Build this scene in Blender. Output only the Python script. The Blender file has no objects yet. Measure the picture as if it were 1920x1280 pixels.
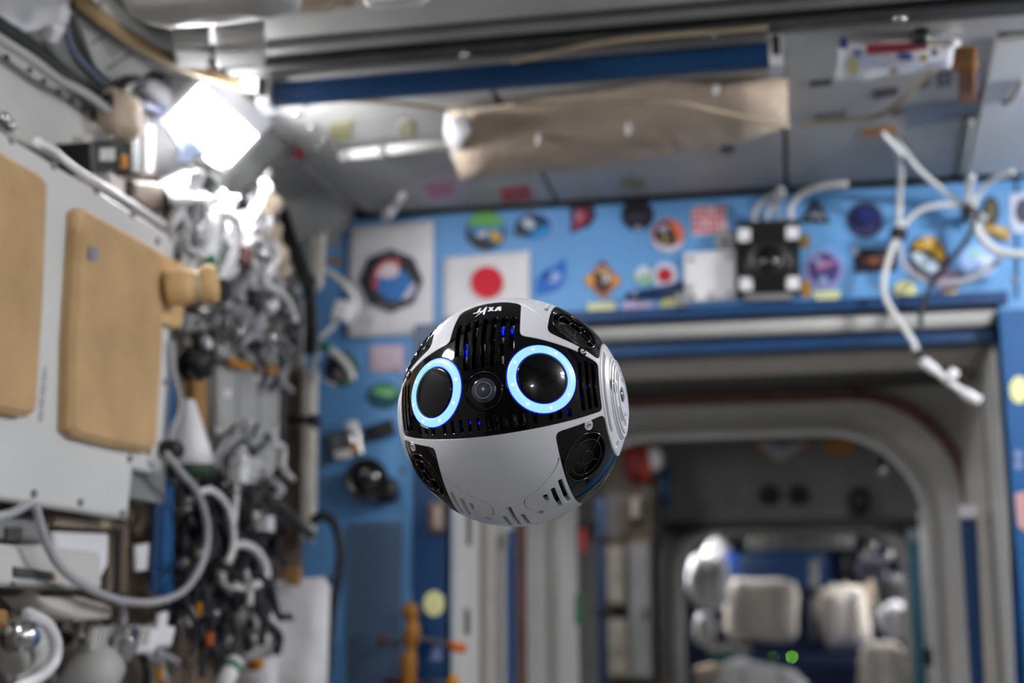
import bpy, math, random
import numpy as np
from mathutils import Vector, Matrix
from mathutils.geometry import delaunay_2d_cdt
from mathutils.noise import noise as pnoise

scene = bpy.context.scene
COL = scene.collection
random.seed(7)

# ------------------------------------------------------------------ camera, world, exposure
CZ = 1.2                       # height of the camera above the cabin floor (m)
FPX = 2667.0                   # 50 mm on a 36 mm sensor, 1920 px wide
MC = np.array([[0.9808, -0.0429, -0.1901], [0.1948, 0.1912, 0.962], [-0.005, -0.9806, 0.1959]])
cd = bpy.data.cameras.new('camera'); cam = bpy.data.objects.new('camera', cd); COL.objects.link(cam)
cd.lens = 50.0; cd.sensor_width = 36.0; cd.clip_start = 0.02; cd.clip_end = 60
cr, cdn, cf = (Vector(MC[:, i]).normalized() for i in range(3))
cu = -(cdn - cr * cdn.dot(cr)).normalized(); cb = cr.cross(cu).normalized()
cam.matrix_world = Matrix(((cr.x, cu.x, cb.x, 0), (cr.y, cu.y, cb.y, 0), (cr.z, cu.z, cb.z, CZ), (0, 0, 0, 1)))
cd.dof.use_dof = True; cd.dof.focus_distance = 1.165; cd.dof.aperture_fstop = 4.0
scene.camera = cam
w = bpy.data.worlds.new('world'); scene.world = w; w.use_nodes = True
w.node_tree.nodes['Background'].inputs[0].default_value = (0.05, 0.05, 0.055, 1)
w.node_tree.nodes['Background'].inputs[1].default_value = 0.3
vs = scene.view_settings
vs.view_transform = 'Standard'; vs.look = 'None'; vs.gamma = 1.0; vs.use_curve_mapping = False
vs.exposure = 0.3
LAMP = dict(left_far=115.0, left_mid=130.0, left_back=95.0, right_far=225.0, right_mid=125.0, right_back=110.0, node=60.0, module=66.0)

# ------------------------------------------------------------------ helpers
def lin(c):
    return tuple((x / 255 / 12.92 if x / 255 <= .04045 else ((x / 255 + .055) / 1.055) ** 2.4) for x in c)

MATS = {}
def mat(name, rgb, rough=.5, metal=0, var=.06, scale=14, bump=0, coat=0, emit=0, bscale=60):
    m = bpy.data.materials.new(name); m.use_nodes = True
    nt = m.node_tree; b = nt.nodes['Principled BSDF']
    c = lin(rgb)
    b.inputs['Roughness'].default_value = rough; b.inputs['Metallic'].default_value = metal
    if coat: b.inputs['Coat Weight'].default_value = coat; b.inputs['Coat Roughness'].default_value = .03
    b.inputs['Base Color'].default_value = (*c, 1)
    tc = nt.nodes.new('ShaderNodeTexCoord')
    if var:
        n = nt.nodes.new('ShaderNodeTexNoise'); n.inputs['Scale'].default_value = scale; n.inputs['Detail'].default_value = 5
        nt.links.new(tc.outputs['Object'], n.inputs['Vector'])
        r = nt.nodes.new('ShaderNodeValToRGB')
        r.color_ramp.elements[0].position = .3; r.color_ramp.elements[1].position = .7
        r.color_ramp.elements[0].color = (*[x * (1 - 2.2 * var) for x in c], 1)
        r.color_ramp.elements[1].color = (*[min(1, x * (1 + 1.4 * var)) for x in c], 1)
        nt.links.new(n.outputs['Fac'], r.inputs['Fac']); nt.links.new(r.outputs['Color'], b.inputs['Base Color'])
    if bump:
        n2 = nt.nodes.new('ShaderNodeTexNoise'); n2.inputs['Scale'].default_value = bscale; n2.inputs['Detail'].default_value = 4
        bp = nt.nodes.new('ShaderNodeBump'); bp.inputs['Strength'].default_value = bump; bp.inputs['Distance'].default_value = .01
        nt.links.new(tc.outputs['Object'], n2.inputs['Vector']); nt.links.new(n2.outputs['Fac'], bp.inputs['Height'])
        nt.links.new(bp.outputs['Normal'], b.inputs['Normal'])
    if emit:
        b.inputs['Emission Color'].default_value = (*c, 1); b.inputs['Emission Strength'].default_value = emit
    MATS[name] = m
    return m

def K(*rgb):
    """a plain printed / plastic colour"""
    n = 'paint_%d_%d_%d' % rgb
    return MATS.get(n) or mat(n, rgb, .55, var=.03)

def ray(px, py):
    d = MC @ np.array([px - 960, py - 640, FPX]); return Vector(d)

NRM = dict(X=Vector((1, 0, 0)), Y=Vector((0, -1, 0)), Z=Vector((0, 0, -1)), C=Vector((1, 0, -1)).normalized())
def P(px, py, pl):
    """point of the room on a plane: ('X',v), ('Y',v), ('Z',v relative to the lens) or ('C',) = slanted corner closeout"""
    d = ray(px, py); a = pl[0]
    if a == 'C': t = -1.98 / (d.x - d.z)
    else: t = pl[1] / getattr(d, a.lower())
    p = d * t; p.z += CZ
    return p

def normal(pl):
    n = NRM[pl[0]].copy()
    if pl[0] == 'X' and pl[1] > 0: n = -n
    if pl[0] == 'Z' and pl[1] < 0: n = -n
    return n

def mesh_obj(name, vs_, fs, m, parent=None, smooth=False):
    me = bpy.data.meshes.new(name); me.from_pydata([tuple(v) for v in vs_], [], fs)
    ms = m if isinstance(m, (list, tuple)) else [m]
    for x in ms: me.materials.append(x)
    if smooth: me.polygons.foreach_set('use_smooth', [True] * len(me.polygons))
    o = bpy.data.objects.new(name, me); COL.objects.link(o)
    if parent: o.parent = parent
    return o

ROOTS = []
def thing(name, label, cat, group=None):
    o = bpy.data.objects.new(name, None); COL.objects.link(o); o.empty_display_size = .02
    o['label'] = label; o['category'] = cat
    if group: o['group'] = group
    ROOTS.append(o)
    return o

def tag(o, label, cat, group=None, kind=None):
    o['label'] = label; o['category'] = cat
    if group: o['group'] = group
    if kind: o['kind'] = kind
    ROOTS.append(o)
    return o

def struct(o):
    o['kind'] = 'structure'; ROOTS.append(o); return o

def fixn(vs_, fs):
    return vs_, fs

class MB:
    """collects shapes for ONE mesh object"""
    def __init__(s): s.v = []; s.f = []
    def add(s, v, f):
        k = len(s.v); s.v += [Vector(x) for x in v]; s.f += [tuple(i + k for i in q) for q in f]; return s
    def box(s, a, b, rot=None, c=None):
        x0, y0, z0 = a; x1, y1, z1 = b
        v = [Vector((x, y, z)) for z in (z0, z1) for x, y in ((x0, y0), (x1, y0), (x1, y1), (x0, y1))]
        if rot:
            c = c or Vector(((x0 + x1) / 2, (y0 + y1) / 2, (z0 + z1) / 2)); v = [rot @ (q - c) + c for q in v]
        return s.add(v, [(3, 2, 1, 0), (4, 5, 6, 7), (0, 1, 5, 4), (1, 2, 6, 5), (2, 3, 7, 6), (3, 0, 4, 7)])
    def tube(s, pts, r, seg=8, cap=True, closed=False):
        pts = [Vector(p) for p in pts]; n = len(pts); rings = []
        up = Vector((0.13, 0.31, 0.94)); v = []
        for i, p in enumerate(pts):
            a = pts[(i - 1) % n] if (i > 0 or closed) else p; b = pts[(i + 1) % n] if (i < n - 1 or closed) else p
            t = (b - a).normalized() if (b - a).length > 1e-9 else Vector((0, 0, 1))
            u = up - t * up.dot(t)
            if u.length < .05: u = t.orthogonal()
            u.normalize(); up = u; w_ = t.cross(u)
            rr = r[i] if isinstance(r, (list, tuple)) else r
            v += [p + (u * math.cos(k * 2 * math.pi / seg) + w_ * math.sin(k * 2 * math.pi / seg)) * rr for k in range(seg)]
        f = []
        for i in range(n if closed else n - 1):
            for k in range(seg):
                a, b = i * seg + k, i * seg + (k + 1) % seg; j = ((i + 1) % n) * seg
                f.append((a, b, j + (k + 1) % seg, j + k))
        if cap and not closed: f += [tuple(range(seg))[::-1], tuple((n - 1) * seg + k for k in range(seg))]
        return s.add(v, f)
    def cyl(s, a, b, r, seg=16): return s.tube([a, b], r, seg)
    def lathe(s, prof, o, ax, seg=24):
        """prof: (radius, height along ax) pairs"""
        ax = Vector(ax).normalized(); u = ax.orthogonal().normalized(); w_ = ax.cross(u); o = Vector(o); v = []; f = []
        for r, h in prof: v += [o + ax * h + (u * math.cos(k * 2 * math.pi / seg) + w_ * math.sin(k * 2 * math.pi / seg)) * r for k in range(seg)]
        for i in range(len(prof) - 1):
            for k in range(seg): f.append((i * seg + k, i * seg + (k + 1) % seg, (i + 1) * seg + (k + 1) % seg, (i + 1) * seg + k))
        f += [tuple(range(seg))[::-1], tuple((len(prof) - 1) * seg + k for k in range(seg))]
        return s.add(v, f)
    def prism(s, pts, n, th, off=0, bev=0):
        """polygon extruded along n: back at off, front at off+th, front edge chamfered by bev"""
        n = Vector(n).normalized(); pts = [Vector(p) for p in pts]
        c = sum(pts, Vector()) / len(pts); m = len(pts)
        ar = sum(((pts[i] - c).cross(pts[(i + 1) % m] - c) for i in range(m)), Vector())
        if ar.dot(n) < 0: pts = pts[::-1]
        v = [p + n * off for p in pts]
        if bev:
            v += [p + n * (off + th - bev) for p in pts]
            ins = []
            for i in range(m):
                a = (pts[i] - pts[i - 1]).normalized(); b = (pts[(i + 1) % m] - pts[i]).normalized()
                na, nb = n.cross(a), n.cross(b); q = (na + nb)
                q = q / max(.4, q.length_squared / 2) if q.length > 1e-6 else na
                ins.append(pts[i] + q * bev + n * (off + th))
            v += ins; L = 3
        else:
            v += [p + n * (off + th) for p in pts]; L = 2
        f = [tuple(range(m))[::-1], tuple((L - 1) * m + k for k in range(m))]
        for l in range(L - 1):
            for k in range(m): f.append((l * m + k, l * m + (k + 1) % m, (l + 1) * m + (k + 1) % m, (l + 1) * m + k))
        return s.add(v, f)
    def blob(s, c, size, ax=None, e=.35, nz=0, nf=6, seg=(20, 14), seed=0):
        """superellipsoid (small e = boxy) with soft dents"""
        c = Vector(c); v = []; f = []; A, B = seg
        sp = lambda x, p: math.copysign(abs(x) ** p, x)
        ax = ax or Matrix.Identity(3)
        for j in range(B + 1):
            ph = -math.pi / 2 + math.pi * j / B
            for i in range(A):
                th = 2 * math.pi * i / A
                q = Vector((sp(math.cos(ph), e) * sp(math.cos(th), e) * size[0] / 2, sp(math.cos(ph), e) * sp(math.sin(th), e) * size[1] / 2, sp(math.sin(ph), e) * size[2] / 2))
                if nz: q *= 1 + nz * pnoise(q * nf / max(size) * 1.5 + Vector((seed * 3.1, seed, 7)))
                v.append(c + ax @ q)
        for j in range(B):
            for i in range(A): f.append((j * A + i, j * A + (i + 1) % A, (j + 1) * A + (i + 1) % A, (j + 1) * A + i))
        return s.add(v, f)
    def build(s, name, m, parent=None, smooth=False):
        return mesh_obj(name, s.v, s.f, m, parent, smooth)

def slab(name, pts, pl, th, m, parent=None, off=0, bev=0):
    return MB().prism([P(x, y, pl) for x, y in pts], normal(pl), th, off, bev).build(name, m, parent)

def rectpx(x0, y0, x1, y1): return [(x0, y0), (x1, y0), (x1, y1), (x0, y1)]
def discpx(cx, cy, rx, ry=None, n=28, a0=0, a1=360, rot=0):
    ry = ry or rx; c, s_ = math.cos(math.radians(rot)), math.sin(math.radians(rot)); o = []
    for i in range(n):
        a = math.radians(a0 + (a1 - a0) * i / (n if a1 - a0 >= 360 else n - 1)); x, y = rx * math.cos(a), -ry * math.sin(a)
        o.append((cx + x * c - y * s_, cy + x * s_ + y * c))
    return o

def spline(pts, n=8):
    pts = [Vector(p) for p in pts]; out = []
    for i in range(len(pts) - 1):
        p0, p1, p2, p3 = pts[max(0, i - 1)], pts[i], pts[i + 1], pts[min(len(pts) - 1, i + 2)]
        for k in range(n):
            t = k / n
            out.append(.5 * ((2 * p1) + (p2 - p0) * t + (2 * p0 - 5 * p1 + 4 * p2 - p3) * t * t + (3 * p1 - p0 - 3 * p2 + p3) * t ** 3))
    return out + [pts[-1]]

def cable(name, pts, r, m, parent=None, n=8, seg=8):
    return MB().tube(spline(pts, n), r, seg).build(name, m, parent, True)

def settle():
    """give every top-level object its own origin at its base"""
    done = set()
    for r in ROOTS:
        if r.name in done or r.get('placed'): continue
        done.add(r.name)
        ms = [o for o in [r] + list(r.children_recursive) if o.type == 'MESH']
        if not ms: continue
        co = []
        for o in ms:
            a = np.empty(len(o.data.vertices) * 3); o.data.vertices.foreach_get('co', a); co.append(a.reshape(-1, 3))
        a = np.vstack(co); lo, hi = a.min(0), a.max(0)
        b = Vector(((lo[0] + hi[0]) / 2, (lo[1] + hi[1]) / 2, lo[2]))
        for o in ms: o.data.transform(Matrix.Translation(-b))
        r.location = b

# ------------------------------------------------------------------ materials
M = {}
def mm(k, *a, **kw): M[k] = mat(k, *a, **kw)
mm('cabin_white', (206, 205, 203), .5, var=.05, scale=5)
mm('rack_white', (216, 216, 215), .45, var=.03, scale=4)
mm('cabin_grey', (176, 176, 174), .5, var=.06, scale=6)
mm('dull_grey', (134, 134, 134), .6, var=.08, scale=6)
mm('dark_grey', (70, 70, 70), .6, var=.1)
mm('near_black', (24, 24, 26), .5, var=.05)
mm('black_plastic', (18, 18, 20), .35, var=.03)
mm('beige_metal', (200, 194, 186), .5, var=.06)
mm('brown_metal', (112, 98, 84), .6, var=.12)
mm('sky_blue', (103, 162, 220), .5, var=.05, scale=4)
mm('mid_blue', (0, 82, 142), .42, var=.05)
mm('deep_blue', (0, 58, 106), .42, var=.05)
mm('rail_blue', (0, 58, 104), .4, var=.04)
mm('navy', (14, 40, 92), .6, var=.1)
mm('teal', (20, 84, 104), .6, var=.06)
mm('strap_tan', (158, 142, 118), .8, var=.1)
mm('seal_brown', (126, 88, 82), .55, var=.1)
mm('tan_foam', (198, 164, 120), .9, var=.08, scale=9, bump=.25, bscale=90)
mm('tan_foam_lit', (214, 180, 128), .9, var=.07, bump=.25, bscale=70)  # tan foam with the lamp's light put into a paler colour
mm('tan_hose', (184, 156, 112), .7, var=.12)
mm('beige_cloth', (190, 172, 152), .9, var=.1, scale=8, bump=.5, bscale=25)
mm('white_cloth', (226, 226, 230), .85, var=.03, bump=.25, bscale=40)
mm('cream_bag', (216, 208, 198), .85, var=.06, bump=.5, bscale=12)
mm('card', (166, 124, 72), .85, var=.08)
mm('white_plastic', (232, 232, 236), .35, var=.02)
mm('white_cable', (222, 222, 222), .4, var=.03)
mm('grey_cable', (172, 172, 178), .45, var=.04)
mm('dark_cable', (38, 36, 46), .6, var=.2, scale=60)
mm('steel', (200, 200, 202), .22, 1, var=.03)
mm('dull_steel', (150, 148, 146), .35, 1, var=.06)
mm('amber', (196, 130, 20), .4, var=.1)
mm('orange', (206, 96, 20), .5, var=.05)
mm('green_tape', (30, 120, 80), .5, var=.05)
mm('dark_green', (24, 60, 40), .6, var=.05)
mm('glow_yellow', (232, 232, 168), .6, var=.03)
mm('clear_film', (226, 228, 234), .12, var=.02)
mm('mesh_grey', (92, 118, 150), .7, var=.08, scale=200)
mm('red_print', (196, 40, 46), .6, var=.04)
mm('print_red', (206, 16, 44), .7, var=.02)
mm('lens_glass', (10, 12, 18), .05, coat=1, var=0)
mm('lamp_light', (255, 252, 246), .5, var=0, emit=1)

def light(key, strength, rgb=(252, 252, 253)):
    return mat('lamp_diffuser_' + key, rgb, .5, var=0, emit=strength)
# ------------------------------------------------------------------ the setting: module shell
CH_N = Vector((1, 0, -1)).normalized()
def plain(name, a, b, m, parent=None): return MB().box(a, b).build(name, m, parent)
XL, XR, Y0, Y1, ZC = -1.16, 1.16, -1.7, 3.2, CZ + .98
f = struct(plain('floor', (XL, Y0, -.06), (XR, Y1, 0), M['dark_grey']))
for i in range(5):
    for k in (0, 1): MB().prism([(x, y, 0) for x, y in ((-1.05 + k * 1.06, Y0 + .06 + i * .98), (-.03 + k * 1.06, Y0 + .06 + i * .98), (-.03 + k * 1.06, Y0 + 1.0 + i * .98), (-1.05 + k * 1.06, Y0 + 1.0 + i * .98))], (0, 0, 1), .012, 0, .004).build('floor_panel', M['dull_grey'], f)
wb = struct(plain('wall_back', (XL, Y0 - .06, 0), (XR, Y0, ZC + .1), M['dark_grey']))
wr = struct(plain('wall_right', (XR, Y0, 0), (XR + .06, Y1, ZC + .1), M['dull_grey']))
for i in range(5): MB().prism([(XR, Y0 + .05 + i * .98, .1), (XR, Y0 + .99 + i * .98, .1), (XR, Y0 + .99 + i * .98, 1.95), (XR, Y0 + .05 + i * .98, 1.95)], (-1, 0, 0), .06, 0, .01).build('rack_front', M['cabin_white'], wr)
wl = struct(plain('wall_left', (XL - .06, Y0, 0), (XL, Y1, ZC + .1), M['brown_metal']))
# two rack fronts behind the photographer on the left side
for i in range(3): MB().prism([(XL, Y0 + .05 + i * .98, .1), (XL, Y0 + .99 + i * .98, .1), (XL, Y0 + .99 + i * .98, 1.85), (XL, Y0 + .05 + i * .98, 1.85)], (1, 0, 0), .1, 0, .01).build('rack_front', M['cabin_white'], wl)
# ceiling: backing plate and closeout panels (each one a piece)
ce = struct(plain('ceiling', (-1.01, Y0, ZC + .02), (XR, Y1, ZC + .08), M['dark_grey']))
xs = [-.995, -.52, .012, .382, 1.15]
for (a, b) in zip(xs[:-1], xs[1:]):
    MB().prism([(a + .004, 2.36, ZC), (b - .004, 2.36, ZC), (b - .004, 3.185, ZC), (a + .004, 3.185, ZC)], (0, 0, -1), .02, -.02, .004).build('ceiling_panel', M['cabin_grey'], ce)
for k in range(4):
    y = 2.13 - k * .98
    for (a, b) in ((-.995, .1), (.1, 1.15)):
        MB().prism([(a + .004, y - .9, ZC), (b - .004, y - .9, ZC), (b - .004, y, ZC), (a + .004, y, ZC)], (0, 0, -1), .03, -.02, .004).build('ceiling_panel', M['cabin_grey'], ce)
# seat tracks across the ceiling, dark slotted rails
for y0, y1, m, z in ((2.165, 2.188, 'dull_grey', .012), (2.192, 2.222, 'near_black', .004), (2.226, 2.256, 'dark_grey', .016), (2.26, 2.278, 'near_black', .004), (2.282, 2.345, 'cabin_grey', .012)):
    MB().box((-.985, y0, ZC - z), (1.15, y1, ZC + .02)).build('seat_track', M[m], ce)
for x in (-.52, -.1, .2, .6): MB().blob((x, 2.24, ZC - .02), (.022, .022, .012), e=1).build('track_stud', M['steel'], ce, True)
# slanted corner closeout between left wall and ceiling
def chq(y, w): return Vector((-1.18 + w * .7071, y, CZ + .80 + w * .7071))   # w: width along the slope
wc = struct(MB().prism([chq(Y0, 0), chq(3.2, 0), chq(3.2, .28), chq(Y0, .28)], CH_N, .02, -.03).build('wall_corner', M['cabin_grey']))
for y0, y1 in ((1.2, 1.72), (2.68, 3.18), (.2, .7), (-.96, -.1)):
    MB().prism([chq(y0 + .01, .03), chq(y1 - .01, .03), chq(y1 - .01, .245), chq(y0 + .01, .245)], CH_N, .012, -.012, .003).build('closeout_panel', M['dull_grey' if y0 > 2 else 'cabin_white'], wc)
for i in range(16):   # corrugated closeout by the end wall
    y = 2.70 + i * .031
    MB().cyl(chq(y, .03), chq(y, .24), .006, 6).build('corrugation', M['dull_grey'], wc)
# right corner closeout mirrored, out of the picture
struct(MB().prism([Vector((1.18, y, CZ + .80)) if q == 0 else Vector((1.0, y, CZ + .98)) for y, q in ((Y0, 0), (3.2, 0), (3.2, 1), (Y0, 1))], (-1, 0, -1), .02, -.02).build('wall_corner_right', M['cabin_grey']))

# end bulkhead, light blue, with the hatch way cut out
HX0, HX1, HZ = -.79, .455, CZ + .69
EW = ('Y', 3.2)
eb = MB()
for (a, b, c, d) in ((XL, ZC + .05, HX0, 0), (HX1, ZC + .05, XR, 0), (HX0, ZC + .05, HX1, HZ)):
    eb.box((a, 3.2, d), (c, 3.26, b))
we = struct(eb.build('wall_end', M['sky_blue']))
tr = struct(MB().box((HX0 - .075, 3.185, 0), (HX0, 3.25, HZ + .01)).build('trim_1', M['deep_blue']))
tr = struct(MB().prism([P(1866, 590, EW), P(1921, 560, EW), P(1921, 1600, EW), P(1935, 1600, EW), P(1885, 640, EW)], (0, -1, 0), .02, -.04).build('trim_2', M['mid_blue']))
struct(MB().box((HX1, 3.18, 0), (HX1 + .16, 3.25, HZ - .02)).build('trim_3', M['mid_blue']))
struct(MB().box((HX0, 3.17, HZ - .005), (HX1 + .02, 3.25, HZ + .02)).build('trim_4', M['deep_blue']))
struct(MB().cyl((HX0 + .02, 3.22, HZ - .026), (HX1 - .005, 3.22, HZ - .026), .02, 20).build('trim_5', M['cabin_grey'], None, True))
struct(MB().box((HX0, 3.24, HZ - .075), (HX1, 3.3, HZ - .045)).build('trim_6', M['deep_blue']))
struct(MB().box((-1.12, 3.185, ZC - .011), (XR, 3.2, ZC)).build('trim_7', M['near_black']))
# bulkhead fasteners along the panel joints
for x, y in ((1125, 590), (1630, 565), (1838, 552), (1905, 525), (1000, 395), (1420, 570), (745, 690), (612, 960), (757, 880), (607, 870)):
    p = P(x, y, EW); MB().lathe([(.007, 0), (.007, .004), (.004, .006)], p, (0, -1, 0), 10).build('bolt', M['dull_steel'], we)
slab('panel_joint', [(1903, 330), (1909, 330), (1909, 560), (1903, 560)], EW, .003, M['rail_blue'], we)

# vestibule: side liners, ceiling liner and floor of the passage
PW = ('X', HX0)
vl = struct(MB().box((HX0 - .05, 3.26, 0), (HX0, 4.1, HZ)).build('wall_passage_left', M['cabin_grey']))
for y0, y1, m, th in ((3.27, 3.50, 'rack_white', .012), (3.52, 3.60, 'dull_grey', .004), (3.62, 3.72, 'beige_metal', .012), (3.86, 3.93, 'rack_white', .012)):  # dull grey strip colours in the shadow between the panels
    MB().box((HX0, y0, .05), (HX0 + th, y1, HZ - .05)).build('liner_panel', M[m], vl)
for z0, z1, y in ((CZ + .19, CZ + .34, 3.38), (CZ - .02, CZ + .04, 3.36)):
    MB().box((HX0 + .01, y - .02, z0), (HX0 + .016, y + .02, z1)).build('liner_slot', M['dark_grey'], vl)
vr = struct(MB().box((HX1, 3.26, 0), (HX1 + .05, 4.1, HZ)).build('wall_passage_right', M['beige_metal']))
for y0, y1, m in ((3.27, 3.46, 'rack_white'), (3.48, 3.52, 'dull_grey'), (3.53, 3.98, 'beige_metal')):
    MB().box((HX1 - .008, y0, .05), (HX1, y1, HZ - .09)).build('liner_panel', M[m], vr)
vc = struct(MB().box((HX0 - .05, 3.26, HZ - .04), (HX1 + .05, 4.1, HZ + .02)).build('ceiling_passage', M['dark_grey']))
MB().box((HX0 + .01, 3.42, HZ - .062), (HX1 - .01, 3.66, HZ - .04)).build('liner_panel', M['beige_metal'], vc)
struct(MB().box((HX0 - .05, 3.26, -.05), (HX1 + .05, 4.6, .02)).build('floor_passage', M['rack_white']))

# rounded hatch frame with its seal
def rrect(cx, cz, hw, hh, r, n=8):
    o = []
    for (sx, sz, a0) in ((1, 1, 0), (-1, 1, 90), (-1, -1, 180), (1, -1, 270)):
        for i in range(n + 1):
            a = math.radians(a0 + 90 * i / n); o.append((cx + sx * (hw - r) + r * math.cos(a), cz + sz * (hh - r) + r * math.sin(a)))
    return o
def ring(name, outer, inner, y0, y1, m, parent=None, smooth=False):
    n = len(outer); v = [(x, y0, z) for x, z in outer] + [(x, y0, z) for x, z in inner] + [(x, y1, z) for x, z in outer] + [(x, y1, z) for x, z in inner]; f = []
    for i in range(n):
        j = (i + 1) % n
        f += [(i, j, n + j, n + i), (2 * n + i, 3 * n + i, 3 * n + j, 2 * n + j), (i, 2 * n + i, 2 * n + j, j), (n + i, n + j, 3 * n + j, 3 * n + i)]
    return mesh_obj(name, v, f, m, parent, smooth)
HC, HZc = -.157, CZ - .0
sq = lambda hw, hh, n: [(HC + a, HZc + b) for a, b in rrect(0, 0, hw, hh, .002)]
d1 = struct(ring('door_1', rrect(HC, HZc, .78, .80, .002), rrect(HC, HZc, .515, .535, .27), 4.06, 4.16, M['rack_white']))
ring('hatch_seal', rrect(HC, HZc, .637, .645, .315), rrect(HC, HZc, .607, .615, .29), 4.035, 4.06, M['seal_brown'], d1)
ring('hatch_lip', rrect(HC, HZc, .535, .555, .28), rrect(HC, HZc, .513, .533, .268), 4.045, 4.06, M['cabin_grey'], d1)
ring('hatch_reveal', rrect(HC, HZc, .53, .55, .28), rrect(HC, HZc, .515, .535, .27), 4.16, 4.2, M['rack_white'], d1)
struct(MB().box((HC - .57, 4.22, .1), (HC - .52, 4.47, CZ + .4)).build('wall_node_edge', M['rack_white']))
# node beyond
NX0, NX1, NY0, NY1, NZ0, NZ1 = -1.25, .82, 4.22, 7.4, .05, CZ + .95
struct(plain('ceiling_node', (NX0, NY0, NZ1), (NX1, NY1, NZ1 + .05), M['dark_grey']))
struct(plain('floor_node', (NX0, NY0, NZ0 - .05), (NX1, NY1, NZ0), M['dull_grey']))
nl = struct(plain('wall_node_left', (NX0 - .05, NY0, NZ0), (NX0, NY1, NZ1), M['dull_grey']))
nr = struct(plain('wall_node_right', (NX1, NY0, NZ0), (NX1 + .05, NY1, NZ1), M['dull_grey']))
nf = MB()
for a, b in (((NX0, 4.17, NZ0), (HC - .6, 4.22, NZ1)), ((HC + .6, 4.17, NZ0), (NX1, 4.22, NZ1)), ((HC - .6, 4.17, CZ + .6), (HC + .6, 4.22, NZ1)), ((HC - .6, 4.17, NZ0), (HC + .6, 4.22, CZ - .55))): nf.box(a, b)
struct(MB().box((P(1136, 1000, ('Y', 6.7)).x, 6.7, NZ0), (P(1244, 1000, ('Y', 6.7)).x, 6.75, NZ1)).build('wall_node_partition', M['brown_metal']))
struct(nf.build('wall_node_front', M['dull_grey']))
WX, WZ = -.035, CZ - .10
d2 = struct(ring('door_2', rrect(WX, WZ, 1.25, 1.06, .002), rrect(WX, WZ, .565, .575, .24), 7.4, 7.5, M['dull_grey']))
ring('hatch_lip', rrect(WX, WZ, .60, .61, .26), rrect(WX, WZ, .565, .575, .24), 7.36, 7.4, M['cabin_grey'], d2)
ring('hatch_reveal', rrect(WX, WZ, .58, .59, .25), rrect(WX, WZ, .565, .575, .24), 7.5, 7.75, M['cabin_grey'], d2)
# far laboratory seen through the second hatch
struct(plain('ceiling_laboratory', (-1.0, 7.75, CZ + .62), (1.0, 11.5, CZ + .67), M['cabin_grey']))
struct(plain('floor_laboratory', (-1.0, 7.75, CZ - 1.1), (1.0, 11.5, CZ - 1.05), M['cabin_grey']))
struct(plain('wall_laboratory_left', (-1.05, 7.75, CZ - 1.1), (-1.0, 11.5, CZ + .65), M['dull_grey']))
struct(plain('wall_laboratory_right', (1.0, 7.75, CZ - 1.1), (1.05, 11.5, CZ + .65), M['dull_grey']))
struct(plain('wall_laboratory_end', (-1.0, 11.5, CZ - 1.1), (1.0, 11.55, CZ + .65), M['navy']))

# ------------------------------------------------------------------ lamps of the cabin
def corner_lamp(label, y, side, key, len_=.27, rgb=(252, 252, 253)):
    t = thing('cabin_lamp', label, 'lamp')
    mir = lambda p: Vector((p.x * side * -1, p.y, p.z)) if side > 0 else p
    n = Vector((-side, 0, -1)).normalized()
    q = lambda a, b, w0, w1: [mir(chq(a, w0)), mir(chq(b, w0)), mir(chq(b, w1)), mir(chq(a, w1))]
    MB().prism(q(y - len_ / 2 - .02, y + len_ / 2 + .02, .125, .268), n, .042, -.01, .006).build('housing', M['white_plastic'], t)
    MB().prism(q(y - len_ / 2, y + len_ / 2, .148, .226), n, .0128, .02).build('diffuser', light(key, LAMP[key], rgb), t)
    for e in (-1, 1):
        MB().box(tuple(mir(chq(y + e * (len_ / 2 + .005), .245)) - Vector((.01, .008, .01))), tuple(mir(chq(y + e * (len_ / 2 + .005), .245)) + Vector((.01, .008, .01)))).build('end_clip', M['steel'], t)
    return t
corner_lamp('switched-on white lamp in the upper corner above the left cable bay', 2.355, -1, 'left_far')
corner_lamp('cabin lamp on the left upper corner level with the floating robot', .95, -1, 'left_mid')
corner_lamp('cabin lamp on the left upper corner at the rear end', -1.2, -1, 'left_back')
corner_lamp('cabin lamp on the right upper corner nearest the blue end wall', 2.42, 1, 'right_far')
corner_lamp('cabin lamp on the right upper corner level with the floating robot', .75, 1, 'right_mid')
corner_lamp('cabin lamp on the right upper corner at the rear end', -1.2, 1, 'right_back')
for (lab, x, y, z, k) in (('lamp added out of sight to brighten the dark node behind the hatch, left side', -.8, 5.4, NZ1, 'node'), ('lamp added out of sight to brighten the dark node behind the hatch, right side', .45, 5.4, NZ1, 'node'), ('ceiling lamp in the far room, left of the blue bags', -.75, 8.5, CZ + .62, 'module'), ('ceiling lamp in the far room, right side', .8, 8.5, CZ + .62, 'module')):  # node pair is unseen, added to light the hatch reveal
    t = thing('unseen_ceiling_lamp', lab, 'lamp')
    MB().prism([(x - .08, y - .25, z), (x + .08, y - .25, z), (x + .08, y + .25, z), (x - .08, y + .25, z)], (0, 0, -1), .04, 0, .006).build('housing', M['white_plastic'], t)
    MB().prism([(x - .06, y - .22, z), (x + .06, y - .22, z), (x + .06, y + .22, z), (x - .06, y + .22, z)], (0, 0, -1), .012, .035, .003).build('diffuser', MATS.get('lamp_diffuser_' + k) or light(k, LAMP[k]), t)
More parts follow.
